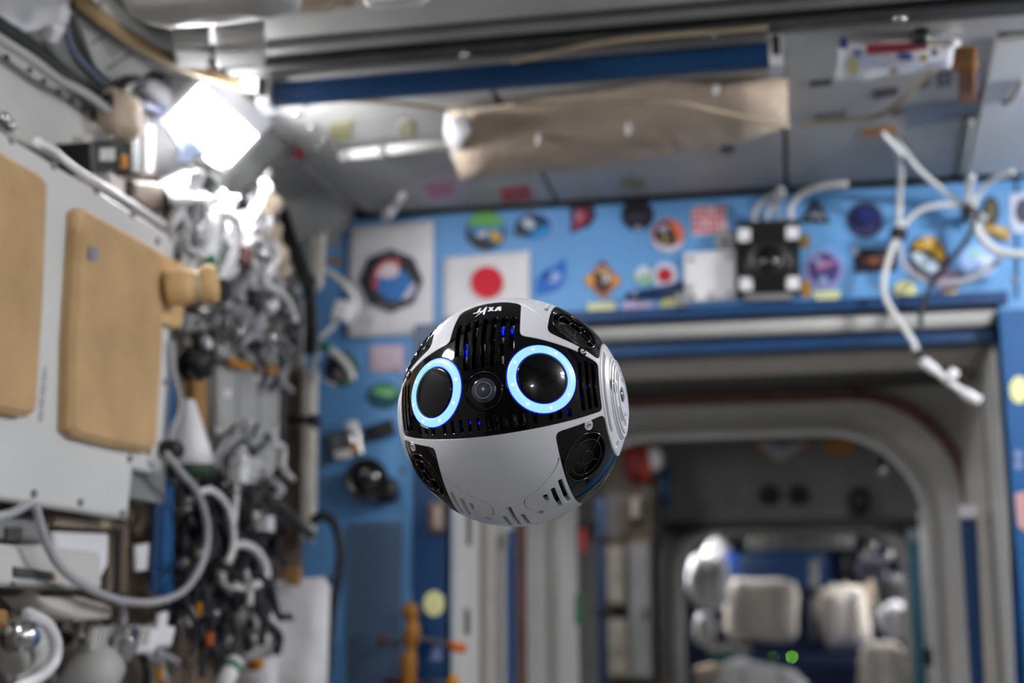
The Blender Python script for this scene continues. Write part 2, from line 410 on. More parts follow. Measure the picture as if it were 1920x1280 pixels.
# ------------------------------------------------------------------ the floating ball robot (built in its own axes: x right, y up, z forward)
RR = .1
rob = thing('ball_robot', 'white and black spherical camera robot with two glowing blue ring eyes, floating in mid-air', 'robot')
rob['placed'] = 1
rob.matrix_world = Matrix(((.9957, -.0808, -.0454, -.2387), (-.0426, .0362, -.9984, 1.212), (.0824, .9961, .0326, .1838 + CZ), (0, 0, 0, 1)))
mm('shell_white', (214, 215, 222), .28, var=.012, scale=30)
mm('shell_black', (3, 3, 5), .08, var=0); MATS['shell_black'].node_tree.nodes['Principled BSDF'].inputs['Specular IOR Level'].default_value = .32
M['shell_black'] = MATS['shell_black']
mm('grille_black', (12, 12, 14), .12, var=0)
mm('core_black', (5, 5, 6), .7, var=0)
mm('cap_grey', (150, 152, 160), .4, var=.02)
mm('lens_dark', (52, 56, 66), .18, var=.05, scale=300)
mm('eye_black', (3, 4, 8), .2, var=0, coat=.4); MATS['eye_black'].node_tree.nodes['Principled BSDF'].inputs['Specular IOR Level'].default_value = .12
mm('logo_white', (225, 228, 235), .4, var=0)
mm('glint_blue', (0, 20, 255), .4, var=0, emit=2.2)

def led_ring_material():
    m = bpy.data.materials.new('led_ring'); m.use_nodes = True; nt = m.node_tree; b = nt.nodes['Principled BSDF']
    at = nt.nodes.new('ShaderNodeTexCoord')
    vo = nt.nodes.new('ShaderNodeTexVoronoi'); vo.inputs['Scale'].default_value = 42
    nt.links.new(at.outputs['Object'], vo.inputs['Vector'])
    r = nt.nodes.new('ShaderNodeValToRGB')
    r.color_ramp.elements[0].position = .0; r.color_ramp.elements[0].color = (.5, .8, 1.0, 1)
    r.color_ramp.elements[1].position = .28; r.color_ramp.elements[1].color = (.33, .68, 1.0, 1)
    nt.links.new(vo.outputs['Distance'], r.inputs['Fac'])
    nt.links.new(r.outputs['Color'], b.inputs['Emission Color']); b.inputs['Emission Strength'].default_value = .94
    b.inputs['Base Color'].default_value = (.02, .03, .05, 1); b.inputs['Roughness'].default_value = .3
    return m
M['led_ring'] = led_ring_material()
mm('led_spot', (236, 250, 255), .4, var=0, emit=1)
mm('led_halo', (0, 30, 235), .4, var=0, emit=.9)

def sx(x): return math.asin(max(-1, min(1, x)))
def sph(s, t, r=RR): return Vector((r * math.sin(s), r * math.cos(s) * math.sin(t), r * math.cos(s) * math.cos(t)))
def XT(pts): return [(sx(x), math.radians(t)) for x, t in pts]
def dense(loop, step=.035):
    o = []
    for i, a in enumerate(loop):
        b = loop[(i + 1) % len(loop)]; d = math.hypot(b[0] - a[0], (b[1] - a[1]) * math.cos(a[0])); n = max(1, int(d / step))
        o += [(a[0] + (b[0] - a[0]) * k / n, a[1] + (b[1] - a[1]) * k / n) for k in range(n)]
    return o
def rounded(loop, r, n=5):
    o = []
    for i, p in enumerate(loop):
        a, b = loop[i - 1], loop[(i + 1) % len(loop)]; c = math.cos(p[0])
        def toward(q):
            d = math.hypot(q[0] - p[0], (q[1] - p[1]) * c); k = min(.45, r / max(d, 1e-6)); return (p[0] + (q[0] - p[0]) * k, p[1] + (q[1] - p[1]) * k)
        A, B = toward(a), toward(b)
        for k in range(n + 1):
            u = k / n; o.append(tuple((1 - u) ** 2 * A[j] + 2 * u * (1 - u) * p[j] + u * u * B[j] for j in (0, 1)))
    return o
def circ(cx, ct, ang, n=40, ang2=None):
    """circle of angular radius ang (deg) about (x, t)"""
    c = sph(sx(cx), math.radians(ct), 1); u = c.orthogonal().normalized(); w_ = c.cross(u); o = []
    a = math.radians(ang)
    for k in range(n):
        q = c * math.cos(a) + (u * math.cos(2 * math.pi * k / n) + w_ * math.sin(2 * math.pi * k / n)) * math.sin(a)
        o.append((math.asin(max(-1, min(1, q.x))), math.atan2(q.y, q.z)))
    return ccw(o)
def area(l): return sum(l[i][0] * l[(i + 1) % len(l)][1] - l[(i + 1) % len(l)][0] * l[i][1] for i in range(len(l)))
def ccw(l): return l if area(l) > 0 else l[::-1]
def slot(x, t0, t1, hw=.018, r=.01):
    return rounded(XT([(x - hw, t0), (x + hw, t0), (x + hw, t1), (x - hw, t1)]), r, 3)
def inset(l, e):
    o = []; n = len(l)
    for i in range(n):
        a, p, b = l[i - 1], l[i], l[(i + 1) % n]; c = math.cos(p[0])
        tx, ty = b[0] - a[0], (b[1] - a[1]) * c; d = math.hypot(tx, ty) or 1
        o.append((p[0] - ty / d * e, p[1] + tx / d * e / c))
    return o
def inside(P_, loop):
    L = np.array(loop); x, y = P_[:, 0], P_[:, 1]; c = np.zeros(len(P_), bool); j = len(L) - 1
    for i in range(len(L)):
        xi, yi, xj, yj = *L[i], *L[j]
        if yi != yj:
            k = ((yi > y) != (yj > y)) & (x < (xj - xi) * (y - yi) / (yj - yi) + xi); c ^= k
        j = i
    return c
def shell(name, outer, holes, m, r0=RR, depth=.006, e=.006, sp=.05, fn=sph, parent=None):
    """a piece of the ball's skin between outer and holes, with rounded edges and walls going down"""
    outer = ccw(dense(outer)); holes = [ccw(dense(h)) for h in holes]
    io = inset(outer, e); ih = [inset(h, -e) for h in holes]
    loops = [(outer, io, 1)] + [(h, i_, -1) for h, i_ in zip(holes, ih)]
    pts = []; edges = []
    for _, l, _s in loops:
        k = len(pts); pts += l; edges += [(k + i, k + (i + 1) % len(l)) for i in range(len(l))]
    A = np.array(pts); lo, hi = A.min(0), A.max(0)
    gx, gy = np.meshgrid(np.arange(lo[0], hi[0], sp), np.arange(lo[1], hi[1], sp)); gx = gx + (np.arange(gx.shape[0]) % 2)[:, None] * sp / 2
    G = np.c_[gx.ravel(), gy.ravel()]
    ok = inside(G, io)
    for l in ih: ok &= ~inside(G, l)
    G = G[ok]
    if len(G):
        d = np.full(len(G), 9.)
        for s in range(0, len(A), 200): d = np.minimum(d, np.sqrt(((G[:, None, :] - A[None, s:s + 200, :]) ** 2).sum(2)).min(1))
        G = G[d > sp * .45]
    allp = [Vector((float(a), float(b))) for a, b in pts] + [Vector((float(a), float(b))) for a, b in G]
    vo, eo, fo, *_ = delaunay_2d_cdt(allp, edges, [], 0, 1e-7)
    V2 = np.array([(v.x, v.y) for v in vo]); F = np.array([f for f in fo if len(f) == 3])
    cen = V2[F].mean(1); k = inside(cen, io)
    for l in ih: k &= ~inside(cen, l)
    F = F[k]
    verts = [fn(float(a), float(b), r0) for a, b in V2]; faces = []
    for f in F:
        a, b, c = (V2[i] for i in f)
        faces.append(tuple(int(i) for i in (f if (b[0] - a[0]) * (c[1] - a[1]) - (b[1] - a[1]) * (c[0] - a[0]) > 0 else f[::-1])))
    for l, i_, s in loops:
        n = len(l); k = len(verts)
        verts += [fn(a, b, r0) for a, b in i_] + [fn(a, b, r0 - e * .7 * RR) for a, b in l] + [fn(a, b, r0 - depth) for a, b in l]
        for i in range(n):
            j = (i + 1) % n
            for q in (0, 1):
                fc = (k + q * n + i, k + q * n + j, k + (q + 1) * n + j, k + (q + 1) * n + i)
                faces.append(fc[::-1] if s > 0 else fc)
    o = mesh_obj(name, verts, faces, m, parent or rob, True)
    return o

# black panel outlines -------------------------------------------------------
FACE = rounded(XT([(-.868, -21.2), (0, -21.4), (.868, -21.2), (.866, 27.2), (.60, 27.4), (.302, 28.6), (.288, 44), (.268, 57.2), (.13, 60), (-.13, 60), (-.268, 57.2), (-.29, 44), (-.312, 30), (-.60, 29), (-.86, 27.6)]), .05)
PAN_LO = lambda s: ccw(rounded(XT([(s * .512, -25.8), (s * .873, -25.2), (s * .873, -154.8), (s * .512, -154.2)]), .06))
PAN_UP = lambda s: ccw(rounded(XT([(s * .506, 35.0), (s * .60, 33.2), (s * .872, 32.2), (s * .873, 147.8), (s * .506, 145.0)]), .06))
LOW = {s: PAN_LO(s) for s in (-1, 1)}; UPP = {s: PAN_UP(s) for s in (-1, 1)}
def seam(pts, hw=.0032):
    l = XT(pts); a = []; b = []
    for i, p in enumerate(l):
        q0, q1 = l[max(0, i - 1)], l[min(len(l) - 1, i + 1)]; c = math.cos(p[0]); tx, ty = q1[0] - q0[0], (q1[1] - q0[1]) * c; d = math.hypot(tx, ty)
        a.append((p[0] - ty / d * hw, p[1] + tx / d * hw / c)); b.append((p[0] + ty / d * hw, p[1] - tx / d * hw / c))
    return ccw(a + b[::-1])
wh = []
for s in (-1, 1):
    wh += [ccw(slot(s * .467, -77, -54.5)), ccw(slot(s * .394, -77.5, -58)), ccw(slot(s * .32, -67, -60.5)), ccw(slot(s * .078, -86, -71.5)), circ(s * .228, -74.8, 2.0, 16)]
    wh += [ccw(slot(s * .462, 56.5, 77)), ccw(slot(s * .385, 64.2, 77.5)), ccw(slot(s * .31, 66.5, 75))]
    wh += [seam([(s * .502, -40.4), (s * .484, -43.8), (s * .44, -47.3), (s * .388, -50.4), (s * .297, -54.7), (s * .182, -58.2), (s * .15, -60), (s * .14, -62), (s * .14, -65.2), (s * .166, -70)])]
    wh += [seam([(s * .16, 61.8), (s * .26, 58.4), (s * .348, 53.3), (s * .431, 47.7), (s * .48, 43.7), (s * .498, 41.4)])]
wh.append(slot(0, -86, -63))
for s in (-1, 1):   # slots of the rear half, unseen but part of the ball
    wh += [ccw(slot(s * .2, 100, 140)), ccw(slot(s * .1, 100, 140))]
S0 = sx(.8755)
band = [(-S0, -math.pi + .002), (S0, -math.pi + .002), (S0, math.pi - .002), (-S0, math.pi - .002)]
shell('white_shell', band, [FACE, LOW[1], LOW[-1], UPP[1], UPP[-1]] + wh, M['shell_white'], e=.004)

# face with grille slots, eye openings and camera opening ----------------------
fh = [circ(.4716, 4.75, 17.3, 64), circ(-.4716, 4.75, 17.3, 64), circ(0, 0, 9.3, 48)]
for k in range(-3, 4): fh.append(slot(k * .0775, 20 if abs(k) == 3 else 11.2, 42.2, .0185, .008))
for k in range(-5, 6): fh.append(slot(k * .0765, -18.4, -12.6, .0125, .006))
for s in (-1, 1):
    for x, a, b in ((.742, -16.5, 19), (.79, -16.5, 22.5), (.832, -16.5, 23.5)): fh.append(ccw(slot(s * x, a, b, .011, .006)))
    for x in (.50, .57, .64): fh.append(ccw(slot(s * x, -18.4, -14.2, .0125, .006)))
shell('face_panel', FACE, fh, M['shell_black'], e=.0058)
MB().blob((0, 0, 0), (.184, .184, .184), e=1, seg=(48, 32)).build('inner_core', M['core_black'], rob, True)
# small electronics glimpsed between the grille bars
random.seed(3)
ic = MB()
for k in range(90):
    x = random.uniform(-.34, .34); t = math.radians(random.choice([random.uniform(12, 42), random.uniform(-18, -12)]))
    c = sph(sx(x), t, .0925); h = random.uniform(.0007, .0022); ic.box(tuple(c - Vector((h, h * 1.6, .001))), tuple(c + Vector((h, h * 1.6, .0015))))
o = ic.build('circuit_parts', M['dull_steel'], rob); o['kind'] = 'stuff'
lb = [(.155, 33, .004), (-.158, 22, .006), (-.158, 27, .003), (.232, 34, .004), (.155, 36, .003), (-.30, -15, .0025), (-.23, -15.5, .0025), (-.155, -14, .003), (.74, 8, .004), (.79, 2, .004), (.74, -9, .004), (-.08, -15, .002), (.64, -16, .003)]
for x, t, l in lb:
    c = sph(sx(x), math.radians(t), .0955); MB().box(tuple(c - Vector((.0006, l / 2, .0008))), tuple(c + Vector((.0006, l / 2, .0008)))).build('slot_glint', M['glint_blue'], rob)  # emissive slivers painting ring light that leaks into the slots

# eyes: glowing ring, thin emissive bands painting its blue halo, dark dome --------------------------------
def annulus(name, cx, ct, a0, a1, m, r=RR, n=72, rings=4, parent=None):
    c = sph(sx(cx), math.radians(ct), 1); u = c.orthogonal().normalized(); w_ = c.cross(u); v = []; f = []
    for j in range(rings + 1):
        a = math.radians(a0 + (a1 - a0) * j / rings); h = r + .0006 * math.sin(math.pi * j / rings)
        for k in range(n): v.append((c * math.cos(a) + (u * math.cos(2 * math.pi * k / n) + w_ * math.sin(2 * math.pi * k / n)) * math.sin(a)) * h)
    for j in range(rings):
        for k in range(n): f.append((j * n + k, (j + 1) * n + k, (j + 1) * n + (k + 1) % n, j * n + (k + 1) % n))
    # skirt down so that the ring has thickness
    for j, sgn in ((0, 1), (rings, -1)):
        k0 = len(v); a = math.radians(a0 if j == 0 else a1)
        for k in range(n): v.append((c * math.cos(a) + (u * math.cos(2 * math.pi * k / n) + w_ * math.sin(2 * math.pi * k / n)) * math.sin(a)) * (r - .004))
        for k in range(n):
            q = (j * n + k, j * n + (k + 1) % n, k0 + (k + 1) % n, k0 + k); f.append(q if sgn > 0 else q[::-1])
    return mesh_obj(name, v, f, m, parent or rob, True)
def dome(name, cx, ct, a1, m, h=.0, r=RR, n=48, rings=10, parent=None):
    c = sph(sx(cx), math.radians(ct), 1); u = c.orthogonal().normalized(); w_ = c.cross(u); v = [c * (r + h)]; f = []
    for j in range(1, rings + 1):
        a = math.radians(a1 * j / rings); hh = r + h * (1 - (j / rings) ** 2)
        for k in range(n): v.append((c * math.cos(a) + (u * math.cos(2 * math.pi * k / n) + w_ * math.sin(2 * math.pi * k / n)) * math.sin(a)) * hh)
    for k in range(n): f.append((0, 1 + k, 1 + (k + 1) % n))
    for j in range(rings - 1):
        for k in range(n): f.append((1 + j * n + k, 1 + (j + 1) * n + k, 1 + (j + 1) * n + (k + 1) % n, 1 + j * n + (k + 1) % n))
    k0 = len(v)
    for k in range(n): v.append((c * math.cos(math.radians(a1)) + (u * math.cos(2 * math.pi * k / n) + w_ * math.sin(2 * math.pi * k / n)) * math.sin(math.radians(a1))) * (r - .004))
    for k in range(n): f.append((1 + (rings - 1) * n + k, k0 + k, k0 + (k + 1) % n, 1 + (rings - 1) * n + (k + 1) % n))
    return mesh_obj(name, v, f, m, parent or rob, True)
for s in (-1, 1):
    ey = dome('eye', s * .4716, 4.75, 12.33, M['eye_black'], .0004)
    annulus('eye_ring', s * .4716, 4.75, 12.75, 16.85, M['led_ring'], parent=ey)
    annulus('eye_ring_halo', s * .4716, 4.75, 12.35, 12.73, M['led_halo'], RR - .0004, rings=1, parent=ey)
    annulus('eye_ring_halo', s * .4716, 4.75, 16.87, 17.28, M['led_halo'], RR - .0004, rings=1, parent=ey)
    cE = sph(sx(s * .4716), math.radians(4.75), 1); uE = cE.orthogonal().normalized(); wE = cE.cross(uE)
    for k in range(8):
        th = 2 * math.pi * (k + .35) / 8; aE = math.radians(14.8); p = (cE * math.cos(aE) + (uE * math.cos(th) + wE * math.sin(th)) * math.sin(aE)); MB().lathe([(.0013, 0), (.001, .0002)], p * (RR + .0005), p, 14).build('led', M['led_spot'], ey)
# centre camera
cm = dome('camera_window', 0, 0, 9.0, M['eye_black'], .0002)
annulus('camera_bezel', 0, 0, 8.75, 9.15, M['grille_black'], RR + .0004, rings=2, parent=cm)
dome('camera_lens', 0, 0, 5.9, M['lens_dark'], .0016, RR + .0004, parent=cm)
annulus('lens_rim', 0, 0, 3.6, 3.9, M['cap_grey'], RR + .0013, rings=2, parent=cm)
# grey disc painting a round reflection in the right eye
dome('sensor_or_reflection', .60, 4.2, 2.3, M['lens_dark'], .0001, RR + .0003)

# fan panels --------------------------------------------------------------------
def ringtube(c, ang, r, tr, n=48, h=RR):
    u = c.orthogonal().normalized(); w_ = c.cross(u); a = math.radians(ang)
    return [(c * math.cos(a) + (u * math.cos(2 * math.pi * k / n) + w_ * math.sin(2 * math.pi * k / n)) * math.sin(a)) * h for k in range(n)]
for loops, sgn in ((LOW, -1), (UPP, 1)):
    for s in (-1, 1):
        ft = 52 if sgn > 0 else 51
        cs = [(s * .70, sgn * ft), (s * .70, sgn * (180 - ft))]
        pn = shell('fan_panel', loops[s], [circ(x, t, 13.2, 48) for x, t in cs], M['shell_black'], e=.004)
        for x, t in cs:
            c = sph(sx(x), math.radians(t), 1); u = c.orthogonal().normalized(); w_ = c.cross(u)
            g = MB()
            for ang, tr in ((12.6, .0009), (9.3, .00055), (3.4, .00055)):
                g.tube(ringtube(c, ang, RR, tr, h=RR - .0005), tr, 8, closed=True)
            for k in range(5):
                p = []
                for ang in (3.4, 6, 9.3, 12.6) if k % 2 == 0 else (3.4, 6, 9.3):
                    a = math.radians(ang); th = 2 * math.pi * k / 5 + .3; p.append((c * math.cos(a) + (u * math.cos(th) + w_ * math.sin(th)) * math.sin(a)) * (RR - .0005))
                g.tube(p, .00055, 6)
            g.build('fan_guard', M['grille_black'], pn, True)
            b = MB()
            b.lathe([(.0055, 0), (.0055, .004), (.0035, .005)], c * (RR - .014), c, 20)
            for k in range(7):
                th = 2 * math.pi * k / 7; d0 = u * math.cos(th) + w_ * math.sin(th); d1 = u * math.cos(th + .5) + w_ * math.sin(th + .5)
                o_ = c * (RR - .0125)
                b.add([o_ + d0 * .005, o_ + d0 * .019, o_ + d1 * .019 + c * .003, o_ + d1 * .005 + c * .003, o_ + d0 * .005 - c * .0008, o_ + d0 * .019 - c * .0008, o_ + d1 * .019 + c * .0022, o_ + d1 * .005 + c * .0022], [(0, 1, 2, 3), (7, 6, 5, 4), (0, 4, 5, 1), (1, 5, 6, 2), (2, 6, 7, 3), (3, 7, 4, 0)])
            b.build('fan_rotor', M['core_black'], pn)
# screws at the seams
for s in (-1, 1):
    for t in (29.0, -28.0):
        c = sph(sx(s * .757), math.radians(t), 1)
        sc = MB().lathe([(.0042, -.003), (.0042, .0006), (.0036, .0009), (.0034, .0003)], c * RR, c, 28).build('screw', M['shell_white'] if t < 0 else M['shell_black'], rob, True)
        MB().lathe([(.0026, -.001), (.0026, .0008), (.0021, .0011), (.0012, .0011), (.0011, .0002)], c * (RR + .0001), c, 24).build('screw_head', M['steel'], sc, True)

# round side caps ---------------------------------------------------------------
for s in (-1, 1):
    U_, V_ = Vector((0, 0, s * -1.0)), Vector((0, 1, 0))     # cap plane axes
    def capf(a, b, r, s=s):      # polar map: (a,b) = angle from the pole along local axes
        ang = math.hypot(a, b)
        if ang < 1e-9: return Vector((s * r, 0, 0))
        d = (Vector((0, 0, -s)) * a + Vector((0, 1, 0)) * b) / ang
        return Vector((s, 0, 0)) * (r * math.cos(ang)) + d * (r * math.sin(ang))
    cc = lambda r, n=48, x=0, y=0: [(x + math.radians(r) * math.cos(2 * math.pi * k / n), y + math.radians(r) * math.sin(2 * math.pi * k / n)) for k in range(n)]
    def arc(r0, r1, a0, a1, n=14):
        o = [(math.radians(r1) * math.cos(math.radians(a0 + (a1 - a0) * k / n)), math.radians(r1) * math.sin(math.radians(a0 + (a1 - a0) * k / n))) for k in range(n + 1)]
        return o + [(math.radians(r0) * math.cos(math.radians(a1 - (a1 - a0) * k / n)), math.radians(r0) * math.sin(math.radians(a1 - (a1 - a0) * k / n))) for k in range(n + 1)]
    fr = 180 if s > 0 else 0     # direction (in the cap plane) that faces the front of the ball
    ho = [arc(25.2, 26.9, fr - 54, fr + 50), cc(1.4, 12, math.radians(25) * math.cos(math.radians(fr + 75 * s)), math.radians(25) * math.sin(math.radians(fr + 75 * s)))]
    ho.append(cc(21.5, 64))
    cap = shell('side_cap', cc(28.55, 72), ho, M['shell_white'], fn=capf, e=.006)
    disc = shell('cap_disc', cc(21.0, 64), [cc(3.6, 24, math.radians(17 * math.cos(math.radians(fr))), math.radians(3)), cc(4.2, 24, math.radians(5.5 * math.cos(math.radians(fr))), 0)] + [arc(13.2, 14.8, fr + a, fr + a + 40) for a in (28, 80, 240, 292)] + [arc(8.4, 9.8, a, a + 44) for a in (68, 248)], M['shell_white'], fn=capf, parent=cap)
    for r in (19.3, 16.8, 12.0):
        MB().tube([capf(a, b, RR + .0002) for a, b in cc(r, 56)], .0009, 8, closed=True).build('cap_ridge', M['shell_white'], cap, True)
    for dx, dy in ((17, 3), (5.5, 0)):
        p = capf(math.radians(dx * math.cos(math.radians(fr))), math.radians(dy), RR - .0012); MB().lathe([(.0052, -.002), (.005, .0006), (.003, .0012)], p, p, 24).build('sensor_or_reflection', M['lens_glass'], cap, True)  # these discs are the cap's own sensors
    MB().lathe([(.046, 0), (.044, .002)], (s * .0835, 0, 0), (s, 0, 0), 40).build('cap_backing', M['cap_grey'], cap)

# agency lettering on the brow: flat print
LOGO = [[(-.070, 54.3), (-.077, 49.3), (-.092, 48.5), (-.136, 49.3), (-.133, 50.1), (-.108, 49.9), (-.098, 50.5), (-.090, 54.6)],
        [(-.019, 54.5), (-.046, 48.7), (-.112, 44.5), (-.056, 49.6), (-.034, 54.5)], [(-.019, 54.5), (-.037, 54.5), (-.039, 46.6), (-.024, 45.2), (-.02, 47.5)],
        [(-.078, 50.6), (-.027, 50.4), (-.025, 49.0), (-.078, 49.3)], [(-.008, 53.5), (.013, 53.2), (.056, 48.2), (.035, 48.3)], [(.046, 52.9), (.025, 53.1), (-.002, 48.6), (.021, 48.3)],
        [(.076, 52.9), (.096, 52.8), (.079, 48.0), (.055, 48.2)], [(.082, 52.8), (.108, 52.8), (.118, 48.0), (.097, 48.0)], [(.068, 50.2), (.103, 50.2), (.106, 49.0), (.065, 49.1)]]
lg = MB()
for i, q in enumerate(LOGO):
    l = ccw(dense(XT(q), .02)); n = len(l); lift = .00012 + i * 1e-5
    tri = delaunay_2d_cdt([Vector(a) for a in l], [(k, (k + 1) % n) for k in range(n)], [], 1, 1e-7)
    lg.add([sph(v.x, v.y, RR + lift) for v in tri[0]], [tuple(f) for f in tri[2]])
lg.build('brow_lettering', M['logo_white'], rob)
# ------------------------------------------------------------------ stickers, patches and cloths on the blue end wall
EF = ('Y', 3.198)
def patch(name, label, cat, layers, pl=EF, th=.0012, group=None):
    """layers: (part name, pixel outline, colour), bottom first; each is a thin piece on top of the last"""
    if len(layers) == 1:
        o = slab(name, layers[0][1], pl, th, K(*layers[0][2])); tag(o, label, cat, group); return o
    t = thing(name, label, cat, group)
    for i, (pn, pts, c) in enumerate(layers):
        slab(pn, pts, pl, th, K(*c) if not isinstance(c, str) else M[c], t, i * th)
    return t
def ngon(cx, cy, r, n, rot=90, sy=1): return [(cx + r * math.cos(math.radians(rot + 360 * k / n)), cy - sy * r * math.sin(math.radians(rot + 360 * k / n))) for k in range(n)]

def cloth(name, x0y, pl, m, parent=None, nu=14, nv=16, wav=.004, off=.006):
    """cloth hung flat with soft ripples; corners tl, tr, br, bl in pixels"""
    tl, tr_, br, bl = [P(*c, pl) for c in x0y]; n = normal(pl); v = []; f = []
    for side in (1, 0):
        for j in range(nv + 1):
            for i in range(nu + 1):
                a, b = i / nu, j / nv; p = tl * (1 - a) * (1 - b) + tr_ * a * (1 - b) + br * a * b + bl * (1 - a) * b
                h = off + wav * (pnoise(p * 9) + .6 * math.sin(a * 9 + b * 2)) * (.3 + .7 * b)
                v.append(p + n * (h if side else h - .0025))
    k = (nu + 1) * (nv + 1); r = nu + 1
    for j in range(nv):
        for i in range(nu):
            a = j * r + i; f += [(a, a + r, a + r + 1, a + 1), (k + a, k + a + 1, k + a + r + 1, k + a + r)]
    bd = [i for i in range(nu)] + [j * r + nu for j in range(nv)] + [nv * r + i for i in range(nu, 0, -1)] + [j * r for j in range(nv, 0, -1)]
    for i in range(len(bd)):
        a, b = bd[i], bd[(i + 1) % len(bd)]; f.append((a, b, k + b, k + a))
    return mesh_obj(name, v, f, m, parent, True)
t = thing('wall_banner', 'white cloth banner with a big dark round mission emblem, left on the blue wall', 'banner')
cloth('cloth', [(655, 426), (814, 414), (812, 626), (652, 634)], EF, M['white_cloth'], t, wav=.003)
E2 = ('Y', 3.186)
for i, (pn, pts, c) in enumerate([('emblem_border', ngon(733, 526, 60, 8, 90), (16, 18, 24)), ('emblem_field', discpx(733, 526, 42), (20, 26, 40)),
        ('red_swoosh', [(700, 520), (706, 500), (722, 488), (752, 486), (748, 500), (724, 508), (712, 530), (708, 548), (698, 536)], (196, 60, 60)),
        ('white_cloud', [(706, 512), (724, 496), (744, 498), (746, 512), (728, 524), (710, 526)], (226, 214, 216)), ('blue_globe', discpx(740, 534, 32, 30), (24, 110, 186)),
        ('white_cloud', [(712, 502), (730, 492), (748, 498), (750, 514), (736, 522), (718, 522)], (220, 205, 210)), ('white_wing', [(754, 562), (772, 534), (780, 528), (780, 546), (768, 562)], (190, 196, 212))]):
    slab(pn, pts, E2, .001, K(*c), t, i * .001)
for i, (x0, y) in enumerate(((716, 478), (724, 476), (733, 475), (742, 476), (750, 478), (713, 572), (722, 574), (732, 575), (742, 574), (752, 572))):
    slab('emblem_mark', rectpx(x0 - 3, y - 4, x0 + 2, y + 4), E2, .001, K(110, 112, 122), t, .003)
t = thing('wall_flag', 'white cloth flag with a red disc on the blue wall behind the robot', 'flag')
cloth('cloth', [(833, 484), (994, 470), (994, 640), (833, 652)], EF, M['white_cloth'], t, wav=.002)
slab('red_disc', discpx(913, 529, 30), ('Y', 3.186), .0012, M['print_red'], t)

patch('mission_patch', 'round patch with green top and blue centre above the flag', 'patch', [('border', discpx(911, 433, 37), (30, 34, 30)), ('field', discpx(913, 430, 32), (60, 130, 190)), ('green_arc', discpx(911, 424, 33, 26, a0=0, a1=180), (108, 178, 92)), ('dark_arc', discpx(905, 436, 32, 28, a0=180, a1=320), (40, 44, 50)), ('gold_edge', discpx(930, 444, 14, 9, rot=40), (206, 168, 70)), ('white_ship', discpx(905, 440, 10, 5, rot=-30), (206, 212, 226))])
patch('mission_patch', 'oval pale-rimmed patch with bright blue lower half on the blue wall', 'patch', [('border', discpx(1004, 424, 41, 31), (120, 164, 224)), ('field', discpx(1000, 425, 34, 24), (20, 62, 104)), ('blue_half', [(988, 446), (1004, 432), (1024, 424), (1033, 422), (1028, 438), (1012, 447)], (28, 146, 222)), ('white_mark', discpx(992, 420, 13, 9, rot=30), (200, 206, 214)), ('dark_mark', discpx(972, 434, 7, 10), (54, 60, 50))])
patch('mission_patch', 'dark red shield-shaped patch close below the ceiling edge', 'patch', [('border', [(1068, 384), (1112, 382), (1117, 404), (1106, 424), (1088, 430), (1070, 438), (1072, 410)], (36, 28, 44)), ('red_figure', [(1078, 400), (1100, 390), (1108, 404), (1096, 420), (1074, 434)], (150, 44, 74)), ('pink_figure', [(1076, 396), (1088, 394), (1094, 410), (1082, 418)], (176, 112, 130))])
patch('mission_patch', 'nearly black round patch with faint violet lines below the ceiling edge', 'patch', [('border', ngon(1196, 403, 31, 10, 18), (22, 22, 34)), ('field', discpx(1196, 400, 25), (30, 26, 40)), ('violet_band', rectpx(1180, 404, 1212, 409), (78, 62, 96)), ('pale_foot', discpx(1197, 428, 8, 4), (150, 150, 176))])
patch('mission_patch', 'eight-sided patch with orange right rim and white foot', 'patch', [('border', ngon(1253, 441, 33, 8, 22), (206, 128, 110)), ('white_foot', [(1222, 446), (1240, 460), (1262, 462), (1283, 450), (1276, 464), (1254, 474), (1232, 466)], (208, 206, 222)), ('field', ngon(1251, 438, 25, 8, 22), (48, 38, 40)), ('orange_flare', [(1250, 416), (1272, 422), (1280, 440), (1270, 452), (1264, 432)], (224, 112, 72)), ('pale_cloud', discpx(1244, 430, 9, 7), (170, 158, 180)), ('yellow_spot', discpx(1248, 450, 5, 4), (206, 178, 90))])  # yellow spot is one of the patch colours
L = [('paper', [(1296, 388), (1362, 384), (1364, 438), (1298, 442)], (222, 196, 206))]
for r in range(4):
    for c in range(6):
        if (r * 5 + c * 3) % 7 != 2: L.append(('red_block', rectpx(1300 + c * 10, 391 + r * 12 - c * .5, 1307 + c * 10, 399 + r * 12 - c * .5), (206, 70, 84)))
t = thing('printed_sticker', 'white sticker covered in red blocks, beside the black wall unit', 'sticker')
slab('paper', L[0][1], EF, .001, K(*L[0][2]), t)
for pn, pts, c in L[1:]: slab(pn, pts, EF, .0008, K(*c), t, .001)
patch('mission_patch', 'blue leaf-shaped patch with a pale centre right of the flag', 'patch', [('field', [(1004, 554), (1005, 526), (1018, 508), (1040, 498), (1060, 484), (1062, 512), (1056, 532), (1038, 546), (1018, 552)], (24, 104, 200)), ('pale_centre', discpx(1040, 520, 13, 10, rot=-30), (150, 176, 226)), ('dark_stripe', [(1014, 516), (1030, 508), (1036, 522), (1022, 526)], (12, 66, 150))])
